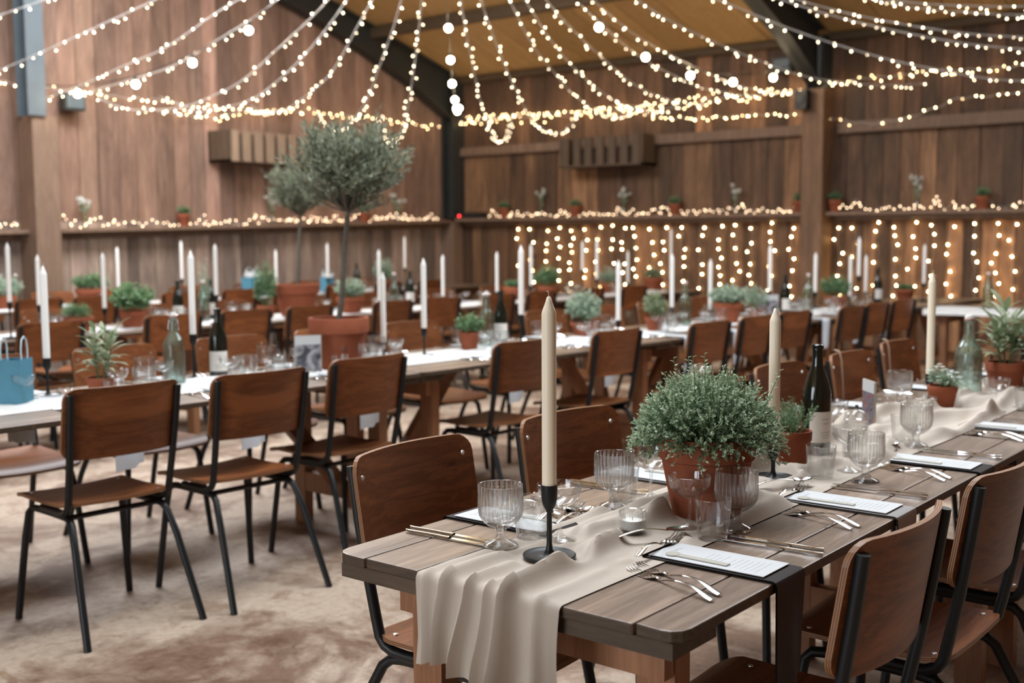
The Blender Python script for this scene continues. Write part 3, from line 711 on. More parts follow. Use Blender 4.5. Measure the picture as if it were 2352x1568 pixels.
def full_setting(R, side, xs, idx, nap, cut, glasses=None, detail=True, dx=0):
    W, a, where, j = setting(R, side, xs, idx, True, False, nap)
    grp = R.name + ' ' + side + ' side '
    r0 = rnd(-.06, .06)
    NAPS[nap].put(W(dx, 0, TZ + .0005), a, '%s napkin over the edge, %s' % ({'nap_dark': 'charcoal', 'nap_grey': 'grey', 'nap_pale': 'pale'}[nap], where), 'folded napkins')
    (MENU if detail else MENUF).put(W(dx, .012, TZ + .0075), a + .0, 'white printed menu card, ' + where, 'menu cards')
    if detail: NTAG.put(W(dx - .028, .165, TZ + .0095), a - PI / 2 + rnd(-.04, .10), 'small wooden name tag, ' + where, 'wooden name tags')
    if cut:
        fk = [(-.205, .035, 1.21), (-.165, .032, 1.22)] if detail else [(-.17, .03, 1.4), (-.14, .03, 1.4)]
        for q, (x, y, t) in enumerate(fk):
            FORK.put(W(x + j(), y + j(), TZ), a + t + r0, '%s table fork, %s' % (('outer', 'inner')[q], where), 'table forks')
        for q, x in enumerate((.165, .196)):
            KNIFE.put(W(x + j(.004), .004 + .012 * q + j(.004), TZ), a + PI / 2 + .06 - .10 * 0 + r0 * .5, '%s table knife, %s' % (('inner', 'outer')[q], where), 'table knives')
    return W, a, where, j
# front table: settings where the photograph shows them
near1 = [1.862, 2.445, 3.03, 3.72, 4.3, 4.9]; far1 = [1.868, 2.44, 3.05, 3.9, 4.5, 5.1]
napn = ['nap_dark', 'nap_grey', 'nap_dark', 'nap_grey', 'nap_dark', 'nap_grey']
for i, x in enumerate(near1): full_setting(R1, 'near', x, i, napn[i], True)
for i, x in enumerate(far1): full_setting(R1, 'far', x, i, napn[(i) % 2 * 1] if i != 0 else 'nap_dark', True)
RZ = TZ + .003
for i, dx in enumerate((0, .585, 1.17)):
    w = ORD[i] + ' near place setting of the front table'
    for kd, (ax, ay), (bx, by), nm in ((SPOON, (1420, 1254), (1562, 1236), 'dessert spoon'), (DFORK, (1463, 1294), (1583, 1230), 'dessert fork')):
        A_, B_ = atZ(ax, ay, RZ), atZ(bx, by, RZ)
        kd.put((A_.x + dx, A_.y, RZ + (.016 if kd is SPOON else .010)), math.atan2(B_.y - A_.y, B_.x - A_.x), nm + ' lying on linen above the ' + w, nm + 's')
for i, (x, y) in enumerate(((1.99, 1.41), (2.58, 1.43))):
    SPOON.put((x - .10, y - .02, RZ + .004), .12, 'dessert spoon above the %s far place setting of the front table' % ORD[i], 'dessert spoons')
    DFORK.put((x - .10, y + .025, RZ + .004), .1, 'dessert fork above the %s far place setting of the front table' % ORD[i], 'dessert forks')
gl = {'goblet': ['ribbed goblet standing left of the tall front candle', 'ribbed goblet left of the basil pot behind the front candle', 'ribbed goblet in front of the basil pot', 'ribbed goblet right of the small tumbler in front of the wine bottle', 'ribbed goblet in front of the second tall candle at right', 'ribbed goblet behind the wine bottle', 'ribbed goblet behind the candle at far right', 'ribbed goblet at the right edge by the long-leaved plant'],
      'coupe': ['champagne coupe partly hidden by the front candle stick', 'champagne coupe left of the basil pot', 'champagne coupe in front of the basil pot', 'champagne coupe in front of the wine bottle label', 'champagne coupe beside the glass jar on the front table', 'champagne coupe in front of the clear bottle at right', 'champagne coupe beside the photo card on the front table'],
      'tumbler': ['plain tumbler behind the nearest ribbed goblet', 'plain tumbler half hidden behind the second goblet', 'plain tumbler standing before the basil pot', 'plain tumbler in front of the wine bottle', 'plain tumbler in front of the photo card', 'plain tumbler behind the photo card', 'plain tumbler at the right edge of the front table']}
for k, kd in (('goblet', GOB), ('coupe', COU), ('tumbler', TUM)):
    for (x, y), lb in zip(G1[k], gl[k]):
        kd.put((x, y, RZ if 1.06 < y < 1.42 else TZ), rnd(0, 6), lb, {'goblet': 'ribbed goblets', 'coupe': 'champagne coupes', 'tumbler': 'plain tumblers'}[k])
TEA.put((1.945, 1.237, RZ), 0, 'ribbed glass tealight holder on linen left of the basil pot', 'tealight holders')
TEA.put((2.93, 1.17, RZ), 0, 'ribbed glass tealight holder between tumbler and goblet on the front table', 'tealight holders')
# second, third and back rows
for R, side, xs, cut in ((R2, 'near', X2N, True), (R2, 'far', X2F, True), (R3, 'near', X3N, False), (R3, 'far', X3F, False), (R4, 'near', X4N, False), (R4, 'far', X4F, False)):
    for i, x in enumerate(xs):
        W, a, where, j = full_setting(R, side, x + (.06 if side == 'near' else -.06), i, 'nap_pale', cut and x < 6.4, None, False)
        GOBF.put(W(.2 + j(.03), .24 + j(.03)), rnd(0, 6), 'ribbed goblet, ' + where, 'ribbed goblets')
        TUMF.put(W(.12 + j(.03), .25 + j(.04)), 0, 'plain tumbler, ' + where, 'plain tumblers')
        if R is not R4: COUF.put(W(.16 + j(.03), .33 + j(.03)), 0, 'champagne coupe, ' + where, 'champagne coupes')
# ------------------------------------------------------------------ candles
def holder(loc, h, label, group=None):
    mb = MB(); h = max(h, .055); cu = min(.05, h * .42); s = h - cu
    mb.lathe([(.0, .001), (.046, .001), (.050, .004), (.0505, .0075), (.049, .009), (.044, .0055), (.020, .005), (.011, .009), (.0065, .018), (.0052, min(.03, s * .5)), (.0050, s - .004), (.007, s + .002), (.0125, s + .012), (.0148, s + .022), (.0155, h), (.0142, h), (.0138, h - .018), (.0, h - .018)], 28)
    o = mb.build('candle_holder', 'black'); o.location = loc; return tag(o, label, 'candle holder', group)
def candle(loc, L_, r, label, group=None, mat='waxw', tilt=0):
    o = empty('taper_candle', label, 'candle', loc, 0, group); o.rotation_euler = (tilt, rnd(-.5, .5) * abs(tilt), rnd(0, 6))
    t = r * .93
    MB().lathe([(.0, -.016), (r * .97, -.016), (r, 0), (r, L_ - .034), (t * 1.02, L_ - .030), (t * .80, L_ - .022), (t * .5, L_ - .012), (t * .30, L_ - .003), (.0, L_)], 20).build('wax', mat, o)
    MB().tube([(0, 0, L_ - .004), (.0005, 0, L_ + .004), (.003, .0, L_ + .008), (.006, 0, L_ + .008)], .0011, 5).build('wick', 'wick', o)
    return o
def put_candle(R, px, yt, yb, label, off=None, mat='waxw', base=None, group='taper candles'):
    if base is None:
        d = .353 * F / (yb - yt); r = ray(px, yb); fw = F
        t = d / F; y = r.y * t; x = r.x * t
        o_ = max(-.24, min(.24, y - R.yc(x))) if off is None else off
        p = R.at(px, yb, o_)
    else: p = Vector((base[0], base[1], TZ))
    r = ray(px, yb); t = p.y / r.y; zb = CAMZ + r.z * t
    r2 = ray(px, yt); zt = CAMZ + r2.z * (p.y / r2.y)
    hb = max(.06, zb - TZ - .003)
    hd = holder((p.x, p.y, TZ + .003), hb, 'black candle holder under ' + label.replace('tall ivory', 'ivory').replace(' from the left on the ', ' from left on '), 'black candle holders')
    candle((p.x, p.y, TZ + .003 + hb), max(.2, zt - TZ - .003 - hb), .0136, label, group, mat)
    return p
put_candle(R1, 1271, 678, 1110, 'tall ivory taper candle at the near end of the front table', mat='wax', base=(1.693, 1.26))
put_candle(R1, 1768, 708, 1027, 'ivory taper candle rising behind the basil pot', mat='wax', base=(2.591, 1.238))
put_candle(R1, 2101, 630, 868, 'ivory taper candle by the clear bottle at right', mat='wax', base=(4.02, 1.335))
put_candle(R1, 2303, 640, 806, 'ivory taper candle behind the long-leaved plant at right', mat='wax', base=(4.75, 1.12))
c2 = [(107, 610, 822), (443, 575, 767), (881, 625, 785), (974, 593, 753), (1197, 563, 722), (1420, 598, 735), (1543, 583, 705), (1631, 595, 710), (1768, 563, 668), (1872, 580, 670), (1952, 585, 680), (1988, 585, 670), (2122, 560, 650)]
c3 = [(22, 558, 693), (90, 585, 700), (240, 580, 707), (497, 560, 677), (872, 573, 690), (1018, 585, 680), (1142, 578, 670), (1220, 560, 655), (1371, 550, 640), (1442, 575, 650), (1541, 525, 640), (1338, 553, 620)]
c4 = [(272, 567, 660), (418, 553, 640), (635, 573, 655), (753, 558, 637), (930, 543, 615)]
for R, cl in ((R2, c2), (R3, c3), (R4, c4)):
    for i, (x, a, b_) in enumerate(cl): put_candle(R, x, a, b_, 'white taper candle, %s from the left on the %s' % (ORD[i], R.name))
for i, (x, a, b_, X) in enumerate(((1880, 545, 640, 9.75),)): put_candle(R2, x, a, b_, 'white taper candle, %s by the eave wall beside the column' % ORD[i], base=(9.35, 3.72))
# ------------------------------------------------------------------ plants
def pot_parts(o, rt, h, mat='terra', soil=True, rim=.28):
    rb = rt * .70; k = h * (1 - rim); rm = rb + (rt - rb) * .80
    MB().lathe([(.0, .0), (rb, 0), (rm, k), (rt, k + .004), (rt * 1.02, h - .004), (rt * 1.0, h), (rt * .90, h), (rt * .87, h * .85), (.0, h * .85)], 40).build('pot', mat, o)
    if soil: MB().lathe([(.0, h * .90), (rt * .5, h * .895), (rt * .885, h * .875)], 20).build('soil', 'soil', o)
def rv(): return Vector((rnd(-1, 1), rnd(-1, 1), rnd(-1, 1))).normalized()
def bush(mb, c, R_, H, n, nl, ll, lw, mi=0, base_r=.4, under=.0, seed=1, stems=None, spread=1.0, up=.5, tipl=.55, fl=1.0, t0=.28):
    """n stems from a base disc to a dome of radius R_ and height H, each with nl leaves"""
    random.seed(seed); c = Vector(c)
    for s in range(n):
        a = rnd(0, 2 * PI); q = math.sqrt(rnd(0, 1)); top = math.sqrt(max(0, 1 - q * q))
        b_ = c + Vector((math.cos(a), math.sin(a), 0)) * R_ * base_r * q * rnd(.5, 1)
        e = c + Vector((math.cos(a) * q * R_ * spread, math.sin(a) * q * R_ * spread, H * (.34 + .66 * top ** fl) * (rnd(.72, 1.08) if fl == 1 else rnd(.74, 1.03) * (1 + .16 * noise.noise((math.cos(a) * q * 3.2, math.sin(a) * q * 3.2, seed)))) - under * q ** 3))
        m = (b_ + e) / 2 + Vector((math.cos(a), math.sin(a), 0)) * R_ * .10 * q + Vector((0, 0, H * .12 * q))
        if stems is not None and s % 3 == 0: stems.tube([b_, m, e], [.0013, .001, .0006], 4, 0, False)
        for k in range(nl):
            t = t0 + (1 - t0) * (k + rnd(0, 1)) / nl; p = b_ * (1 - t) ** 2 + m * 2 * t * (1 - t) + e * t * t
            dr = (e - m).normalized()
            d = (rv() + Vector((math.cos(a), math.sin(a), 0)) * .5 * q + Vector((0, 0, up)) * rnd(.2, 1.2) + dr * .5).normalized()
            sc = rnd(.6, 1.15) * (1.15 - .45 * t)
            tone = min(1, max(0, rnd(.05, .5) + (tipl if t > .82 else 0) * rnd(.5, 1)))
            mb.leaf(p, d, ll * sc, lw * sc, rv(), tone, mi)
    return mb
def potted(name, label, cat, loc, rt, ph, mat, group=None, **k):
    o = empty(name, label, cat, loc, rnd(0, 6), group)
    pot_parts(o, rt, ph); st = MB(); fo = MB()
    bush(fo, (0, 0, ph * .86), stems=st, **k)
    fo.build('foliage', mat, o); 
    if st.v: st.build('stems', 'stem', o)
    return o
PL = 'terracotta herb pots'
# big basil
o = empty('potted_basil', 'bushy green basil in a big terracotta pot on the front table', 'potted plant', (2.186, 1.201, RZ))
pot_parts(o, .104, .172, rim=.30)
fo, st = MB(), MB()
bush(fo, (0, 0, .150), .175, .165, 980, 17, .0130, .0070, stems=st, seed=5, under=.085, base_r=.45, up=.6, fl=.62, t0=.36)
random.seed(9)
for a, r_, h_ in ((2.4, .10, .20), (-.4, .17, .18), (-.2, .185, .17), (3.9, .16, .17), (1.2, .02, .175), (.4, .10, .18)):
    a += PI * .3; e = Vector((math.cos(a) * r_, math.sin(a) * r_, .15 + h_)); b0 = Vector((math.cos(a) * r_ * .7, math.sin(a) * r_ * .7, .20)); st.tube([b0, e], [.0012, .0007], 5)
    for k in range(16):
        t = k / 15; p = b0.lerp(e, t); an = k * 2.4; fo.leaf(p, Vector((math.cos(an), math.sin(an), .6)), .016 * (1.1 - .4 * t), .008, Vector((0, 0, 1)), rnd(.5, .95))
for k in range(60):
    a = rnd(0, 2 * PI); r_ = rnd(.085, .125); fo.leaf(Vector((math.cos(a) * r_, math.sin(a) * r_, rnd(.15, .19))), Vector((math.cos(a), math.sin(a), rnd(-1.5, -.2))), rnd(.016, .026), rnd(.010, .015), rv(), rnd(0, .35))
fo.build('foliage', 'basil', o); st.build('stems', 'stem', o)
# thyme pot
potted('potted_thyme', 'wispy thyme in a small terracotta pot between candle and wine bottle', 'potted plant', (2.755, 1.262, RZ), .048, .098, 'herb', None, R_=.075, H=.10, n=70, nl=22, ll=.009, lw=.0035, seed=21, base_r=.35, tipl=.3)
def flower_pot(label, loc, rt, ph, group=PL):
    o = empty('potted_flowers', label, 'potted plant', loc, rnd(0, 6), group); pot_parts(o, rt, ph); fo, st, fl = MB(), MB(), MB()
    bush(fo, (0, 0, ph * .86), rt * 1.25, rt * 1.5, 40, 9, rt * .38, rt * .2, stems=st, seed=int(loc[0] * 100) % 97, base_r=.5)
    for k in range(16):
        a = rnd(0, 2 * PI); q = rnd(0, 1); p = Vector((math.cos(a) * q * rt * 1.1, math.sin(a) * q * rt * 1.1, ph + rt * rnd(.5, 1.35)))
        for j in range(5): fl.leaf(p, Vector((math.cos(j * 1.26), math.sin(j * 1.26), .4)), rt * .24, rt * .2, Vector((0, 0, 1)), 1)
    fo.build('foliage', 'pale', o); st.build('stems', 'stem', o); fl.build('blossoms', 'flower', o); return o
flower_pot('tiny terracotta pot of white flowers behind the wine bottle', (3.22, 1.42, RZ), .036, .066)
flower_pot('small terracotta pot of white flowers before the clear bottle', (3.981, 1.278, RZ), .050, .085)
def lance_plant(label, loc, rt, ph, n, ll, seed, mat='sage', rows_=2):
    o = empty('potted_sage', label, 'potted plant', loc, 0, PL); pot_parts(o, rt, ph); random.seed(seed); fo, st = MB(), MB()
    for s in range(n):
        a = 2 * PI * s / n + rnd(-.3, .3); q = rnd(.2, 1); h = ll * rnd(.7, 1.5); b0 = Vector((math.cos(a) * rt * .3, math.sin(a) * rt * .3, ph * .85)); e = b0 + Vector((math.cos(a) * rt * .7 * q, math.sin(a) * rt * .7 * q, h))
        st.tube([b0, e], [.0022, .0014], 5)
        for k in range(9):
            t = .3 + .7 * k / 8; p = b0.lerp(e, t); an = a + k * 2.4
            d = Vector((math.cos(an), math.sin(an), .25 + 1.0 * t)); w = ll * .16
            up = Vector((0, 0, 1)); d.normalize(); side = d.cross(up).normalized(); L_ = ll * rnd(.6, 1.0)
            pts = []
            for i in range(6):
                u = i / 5; c = p + d * L_ * u - up * L_ * .45 * u * u * (1.2 - t * .6); ww = w * math.sin(PI * min(1, .12 + u * .88)) * .5
                pts.append([c - side * ww + up * ww * .3, c, c + side * ww + up * ww * .3])
            o0 = len(fo.f); fo.grid(pts); tn = rnd(.1, .9)
            for f in range(o0, len(fo.f)): fo.t[f] = tn
    fo.build('foliage', mat, o); st.build('stems', 'stem', o); return o
lance_plant('long-leaved sage in a terracotta pot at the right edge of the front table', (4.5, 1.213, RZ), .072, .125, 9, .15, 31)
lance_plant('long-leaved sage in a terracotta pot by the blue bag', R2.at(236, 886, .02) + Vector((0, 0, .003)), .060, .075, 7, .125, 37)
def onrow(R, px, yb, off=0): p = R.at(px, yb, off); p.z += .003; return p
def small(R, px, yb, off, rt, ph, Rr, H, mat, label, seed, n=60, nl=10, ll=.03, lw=.014, name='potted_herb', **k):
    return potted(name, label, 'potted plant', onrow(R, px, yb, off), rt, ph, mat, PL, R_=Rr, H=H, n=n, nl=nl, ll=ll, lw=lw, seed=seed, base_r=.4, **k)
small(R2, 1078, 800, .1, .055, .10, .085, .11, 'herb', 'leafy herb pot beside the wine bottle in the middle of the second table row', 41)
small(R2, 1342, 745, .15, .085, .085, .11, .21, 'pale', 'tall pale herb in a terracotta pot on the second table row behind the front candle', 42, 90, 12, .035, .016)
small(R2, 1503, 758, 0, .060, .09, .085, .17, 'sage', 'upright sage herb in a terracotta pot above the basil', 43, 70, 10, .04, .012)
small(R2, 1672, 738, .0, .095, .14, .135, .14, 'pale', 'pale round bushy herb in a large terracotta pot on the second table row', 44, 160, 10, .03, .016)
small(R2, 1735, 735, .05, .06, .07, .10, .19, 'pale', 'straggly pale herb right of the round bushy herb', 45, 40, 9, .035, .014)
small(R2, 1918, 690, .1, .085, .10, .13, .19, 'herb', 'green herb in a wide terracotta pot near the eave wall', 46, 90, 10, .035, .015)
small(R2, 2078, 690, .1, .085, .10, .09, .06, 'herb', 'low green herb in a terracotta pot near the crosswise table', 47, 50, 8, .03, .014)
small(R3, 305, 745, -.1, .085, .12, .15, .20, 'herb', 'big leafy herb in a terracotta pot on the third table row at left', 48, 90, 9, .05, .032)
small(R3, 178, 748, -.15, .10, .10, .10, .10, 'herb', 'low grassy herb pot right of the two salt jars', 49, 60, 10, .05, .006)
small(R3, 805, 715, -.15, .11, .13, .13, .17, 'pale', 'round pale herb pot beside the olive tree trunk', 50, 90, 10, .035, .018)
small(R3, 612, 720, -.1, .07, .10, .09, .34, 'herb', 'tall green herb left of the far olive tree', 51, 60, 14, .035, .016)
small(R3, 468, 720, .1, .05, .08, .06, .42, 'pale', 'tall slender sprigs beside the clear bottle on the third table row', 52, 14, 16, .03, .012)
small(R4, 208, 683, .0, .13, .15, .17, .17, 'herb', 'rounded green herb in a terracotta pot at left on the back table row', 53, 120, 10, .035, .02)
small(R4, 10, 695, .0, .10, .12, .16, .2, 'pale', 'pale herb at the left edge of the back table row', 54, 80, 10, .04, .02)
small(R4, 882, 655, .0, .08, .10, .13, .28, 'pale', 'round topiary herb on the back table row', 55, 110, 10, .035, .02)
small(R3, 1255, 660, .0, .09, .12, .14, .22, 'herb', 'dark green herb in a terracotta pot under the curtain lights', 56, 90, 10, .04, .018)
small(R3, 1180, 690, .0, .10, .13, .09, .08, 'herb', 'low green herb in a terracotta pot behind the second table row', 57, 60, 8, .035, .018)
small(R3, 1500, 672, .1, .11, .14, .10, .12, 'sage', 'green herb in a terracotta pot near the curtain lights', 58, 60, 9, .04, .016)
small(R3, 1395, 672, .1, .08, .10, .10, .2, 'pale', 'pale feathery herb near the curtain lights', 59, 60, 10, .035, .014)
# olive trees
def olive(label, loc, rt, ph, trunk, crown, cr, n, seed):
    o = empty('olive_tree', label, 'tree', loc, 0, 'potted olive trees'); pot_parts(o, rt, ph, rim=.3); random.seed(seed)
    base = Vector((0, 0, ph * .85)); c = Vector(crown)
    fork = c - Vector((0, 0, cr * .72)); st = MB()
    pts = [base.lerp(fork, t) + Vector((.006 * math.sin(t * 9), .006 * math.cos(t * 7), 0)) for t in [k / 10 for k in range(11)]]
    st.tube(pts, [trunk * (1.1 - .25 * k / 10) for k in range(11)], 10)
    st.build('trunk', 'bark', o)
    br, fo = MB(), MB()
    for s in range(n):
        d = rv(); d.z = d.z * .8 + .12; rr = cr * rnd(.45, 1.0) * (.82 + .55 * noise.noise((d.x * 2.1 + seed, d.y * 2.1, d.z * 2.1))); e = c + Vector((d.x * rr * 1.12, d.y * rr * 1.12, d.z * rr))
        if e.z < fork.z + .02: e.z = fork.z + rnd(.0, .06)
        m = fork.lerp(e, .5) + Vector((0, 0, -.02))
        if s % 5 == 0: br.tube([fork, m, e], [.004, .003, .0012], 5, 0, False)
        out = (e - fork).normalized()
        tw = e - out * cr * .30
        for k in range(12):
            t = k / 11; p = tw.lerp(e, t) + rv() * .006; dd = (out * .8 + rv() * .9 + Vector((0, 0, .3))).normalized()
            fo.leaf(p, dd, rnd(.026, .048), rnd(.006, .010), rv(), min(1, rnd(0, .85)), 0, .2)
    br.build('branches', 'bark', o); fo.build('foliage', 'olive', o); return o
p = R2.at(780, 842, .03); p.z += .003
d1 = (p.x ** 2 + p.y ** 2) ** .5
def rel(p, px, py):
    r = ray(px, py); t = (p.x * ray(CX, CY).x + p.y * ray(CX, CY).y) / (r.x * ray(CX, CY).x + r.y * ray(CX, CY).y)
    return Vector((r.x * t - p.x, r.y * t - p.y, CAMZ + r.z * t - p.z))
olive('olive tree with round grey-green crown in a big terracotta pot on the second table row', p, .138, .235, .0125, rel(p, 797, 378), .300, 640, 61)
p2 = R3.at(684, 752, -.12); p2.z += .003
olive('smaller olive tree standing behind the big one on the third table row', p2, .165, .25, .012, rel(p2, 688, 436), .27, 460, 67)
# ------------------------------------------------------------------ bottles, bags, jars, cards
def wine_bottle():
    o = empty('wine_bottle', 'x', 'bottle', (0, 0, 0))
    MB().lathe([(.0, .004), (.030, 0), (.0385, .004), (.0395, .02), (.0395, .150), (.038, .175), (.030, .205), (.020, .232), (.0152, .25), (.0142, .290), (.0165, .291), (.0165, .301), (.014, .303), (.0, .303)], 32).build('bottle_body', 'wine', o)
    mb = MB(); rows = [[Vector((.0399 * math.cos(a), .0399 * math.sin(a), z)) for a in [-1.2 + 2.4 * k / 16 for k in range(17)]] for z in (.035, .12)]; mb.grid(rows); mb.build('paper_label', 'label', o)
    mb = MB()
    for z, w in ((.098, .7), (.086, .5), (.062, .8), (.055, .8), (.048, .6)):
        rows = [[Vector((.0402 * math.cos(a), .0402 * math.sin(a), zz)) for a in [-w / 2 + w * k / 6 for k in range(7)]] for zz in (z, z + .0025)]; mb.grid(rows)
    mb.build('label_print', 'ink', o)
    MB().lathe([(.0149, .252), (.0147, .288)], 24).build('neck_foil', 'wine', o)
    return o
WB = Kind(wine_bottle)
def swing_bottle():
    o = empty('swing_top_bottle', 'x', 'bottle', (0, 0, 0))
    MB().lathe([(.0, .006), (.036, .003), (.043, .0), (.044, .006), (.044, .155), (.042, .172), (.032, .195), (.021, .214), (.0155, .235), (.0145, .268), (.0175, .269), (.0175, .280), (.0145, .281), (.0125, .281), (.0130, .236), (.018, .216), (.029, .196), (.039, .171), (.041, .155), (.041, .010), (.0, .010)], 32).build('bottle_body', 'glass_g', o)
    MB().lathe([(.0, .276), (.0125, .276), (.0145, .284), (.0145, .291), (.011, .298), (.0, .299)], 20).build('stopper', 'cork', o)
    MB().lathe([(.0148, .281), (.0155, .2825), (.0148, .284)], 20).build('rubber_seal', 'red', o)
    MB().tube([(.0185, 0, .272), (.0195, 0, .262), (.024, 0, .235), (.022, 0, .226)], .0012, 5).tube([(-.0185, 0, .272), (-.0195, 0, .262), (-.024, 0, .235), (-.022, 0, .226)], .0012, 5).tube([(.018, 0, .272), (.02, 0, .288), (.0, 0, .300), (-.02, 0, .288), (-.018, 0, .272)], .0012, 5).build('wire_clip', 'steel', o)
    return o
SB = Kind(swing_bottle)
WB.put((2.98, 1.297, RZ), -2.35 + .35, 'dark wine bottle with a cream label standing among glasses on the front table', 'wine bottles')
WB.put((5.0, 1.25, RZ), -2.0, 'dark wine bottle at the right edge behind the sage', 'wine bottles')
SB.put((2.36, 1.30, RZ), .5, 'clear swing-top bottle mostly hidden behind the basil', 'swing-top bottles')
SB.put((4.28, 1.285, RZ), .8, 'clear swing-top bottle at right beside the sage', 'swing-top bottles', (1.12, 1.12, 1.04))
for k, (R, px, yb, off, lb) in enumerate(((R2, 503, 862, .14, 'dark wine bottle with white label behind the second chair back at left'), (R2, 1150, 775, .2, 'dark wine bottle in the middle of the second table row'), (R2, 1803, 690, .1, 'dark wine bottle beside the tall candles near the eave wall'), (R2, 2015, 690, .15, 'dark wine bottle with white label near the crosswise table'), (R3, 410, 735, .1, 'dark wine bottle on the third table row at left'), (R3, 484, 712, .25, 'dark wine bottle beside the clear bottle on the third table row'), (R3, 942, 705, .2, 'dark wine bottle beside the clear bottle left of the corner'), (R4, 820, 660, 0, 'dark wine bottle on the back table row behind the olive trunk'))):
    WB.put(onrow(R, px, yb, off), -2.3 + rnd(-.3, .3), lb, 'wine bottles')
for k, (R, px, yb, off, lb) in enumerate(((R2, 402, 868, .1, 'clear swing-top bottle behind the chairs at left'), (R2, 1118, 770, .18, 'clear swing-top bottle left of the wine bottle in the second table row'), (R2, 1573, 725, .1, 'clear swing-top bottle between two candles on the second table row'), (R2, 1856, 690, .1, 'clear swing-top bottle near the eave wall on the second table row'), (R3, 468, 725, .0, 'clear swing-top bottle on the third table row at left'), (R3, 906, 705, .1, 'clear swing-top bottle right of the olive trunk'), (R4, 38, 690, .1, 'clear swing-top bottle at the left end of the back table row'))):
    SB.put(onrow(R, px, yb, off), rnd(0, 6), lb, 'swing-top bottles')
SB.put((9.62, 2.75, TZ), .3, 'clear swing-top bottle on the crosswise table', 'swing-top bottles')
potted('potted_herb', 'low herb in a terracotta pot on the crosswise table', 'potted plant', (9.65, 2.35, TZ), .14, .14, 'herb', PL, R_=.12, H=.09, n=50, nl=8, ll=.03, lw=.015, seed=71)
def gift_bag(label, loc, rz, w, d, h, tissue=False):
    o = empty('gift_bag', label, 'gift bag', loc, rz, 'blue gift bags')
    mb = MB(); t = .0015
    for sx in (-1, 1):
        mb.box((sx * w / 2, 0, h / 2), (t, d, h)); mb.box((0, sx * d / 2, h / 2), (w, t, h))
    mb.box((0, 0, .001), (w, d, .002)); mb.build('bag_body', 'blue', o, False)
    for sy in (-1, 1):
        MB().tube([(-w * .22, sy * d * .45, h - .02), (-w * .24, sy * d * .45, h + h * .22), (-w * .18, sy * d * .45, h + h * .42), (0, sy * d * .45, h + h * .50), (w * .18, sy * d * .45, h + h * .42), (w * .24, sy * d * .45, h + h * .22), (w * .22, sy * d * .45, h - .02)], .0028, 7).build('handle', 'cord', o)
    if tissue:
        mb = MB(); random.seed(5)
        for k in range(16): mb.leaf(Vector((rnd(-w * .4, w * .4), rnd(-d * .3, d * .3), h - .03)), Vector((rnd(-.5, .5), rnd(-.5, .5), 1)), h * rnd(.4, .6), w * .3, rv(), 1)
        mb.build('tissue_paper', 'tissue', o, False)
    return o
gift_bag('blue paper gift bag with pale cord handles at the left edge', (2.135, 4.03, TZ + .003), .62, .105, .085, .165)
gift_bag('blue gift bag stuffed with white tissue on the back table row', onrow(R4, 583, 690, -.1), .2, .22, .12, .2, True)
gift_bag('small blue gift bag with tissue behind the olive tree trunk', onrow(R4, 752, 670, -.1), .2, .13, .09, .17, True)
def salt_jar(label, loc):
    o = empty('salt_jar', label, 'jar', loc, 0, 'glass salt jars')
    MB().lathe([(.0, 0), (.028, 0), (.030, .003), (.030, .06), (.024, .07), (.022, .074), (.020, .07), (.027, .058), (.027, .006), (.0, .005)], 20).build('jar_body', 'glass_far', o)
    MB().lathe([(.0, .006), (.026, .006), (.026, .04), (.0, .042)], 16).build('salt', 'salt', o)
    MB().lathe([(.022, .074), (.028, .078), (.024, .086), (.008, .09), (.006, .094), (.010, .102), (.006, .110), (.0, .111)], 16).build('jar_lid', 'glass_far', o)
for i, (R, px, yb, off) in enumerate(((R3, 66, 765, -.28), (R3, 96, 765, -.28), (R2, 640, 842, .05), (R2, 686, 838, .05))): salt_jar('small glass salt jar with knob lid, %s of a pair on the %s' % (('left', 'right')[i % 2], R.name), onrow(R, px, yb, off))
o = empty('storage_jar', 'domed glass jar with knob lid behind the right tumbler on the front table', 'jar', (3.2, 1.27, RZ))
MB().lathe([(.0, 0), (.032, 0), (.034, .003), (.034, .055), (.031, .062), (.029, .055), (.030, .006), (.0, .005)], 28).build('jar_body', 'glass', o)
MB().lathe([(.031, .063), (.036, .066), (.033, .083), (.02, .095), (.006, .099), (.0, .1)], 28).build('jar_lid', 'glass', o); MB().sphere((0, 0, .106), .006).build('lid_knob', 'bark', o)
m, nt, b = nmat('abstract picture'); MT['pict'] = m
tc = N(nt, 'ShaderNodeTexCoord'); n1 = N(nt, 'ShaderNodeTexNoise', Scale=22.0, Detail=4.0, Distortion=2.0); nt.links.new(tc.outputs['Object'], n1.inputs['Vector'])
rp = N(nt, 'ShaderNodeValToRGB'); cr = rp.color_ramp; cr.elements[0].position = .32; cr.elements[0].color = (.03, .025, .025, 1); cr.elements[1].position = .7; cr.elements[1].color = (.42, .32, .26, 1)
e = cr.elements.new(.45); e.color = (.16, .17, .22, 1); e = cr.elements.new(.56); e.color = (.22, .07, .05, 1); nt.links.new(n1.outputs['Fac'], rp.inputs[0]); nt.links.new(rp.outputs[0], b.inputs['Base Color'])
m, nt, b = nmat('grey landscape picture'); MT['pict2'] = m
tc = N(nt, 'ShaderNodeTexCoord'); n1 = N(nt, 'ShaderNodeTexNoise', Scale=14.0, Detail=4.0, Distortion=1.0); nt.links.new(tc.outputs['Object'], n1.inputs['Vector'])
rp = N(nt, 'ShaderNodeValToRGB'); cr = rp.color_ramp; cr.elements[0].position = .38; cr.elements[0].color = (.05, .055, .065, 1); cr.elements[1].position = .6; cr.elements[1].color = (.45, .44, .47, 1); nt.links.new(n1.outputs['Fac'], rp.inputs[0]); nt.links.new(rp.outputs[0], b.inputs['Base Color'])
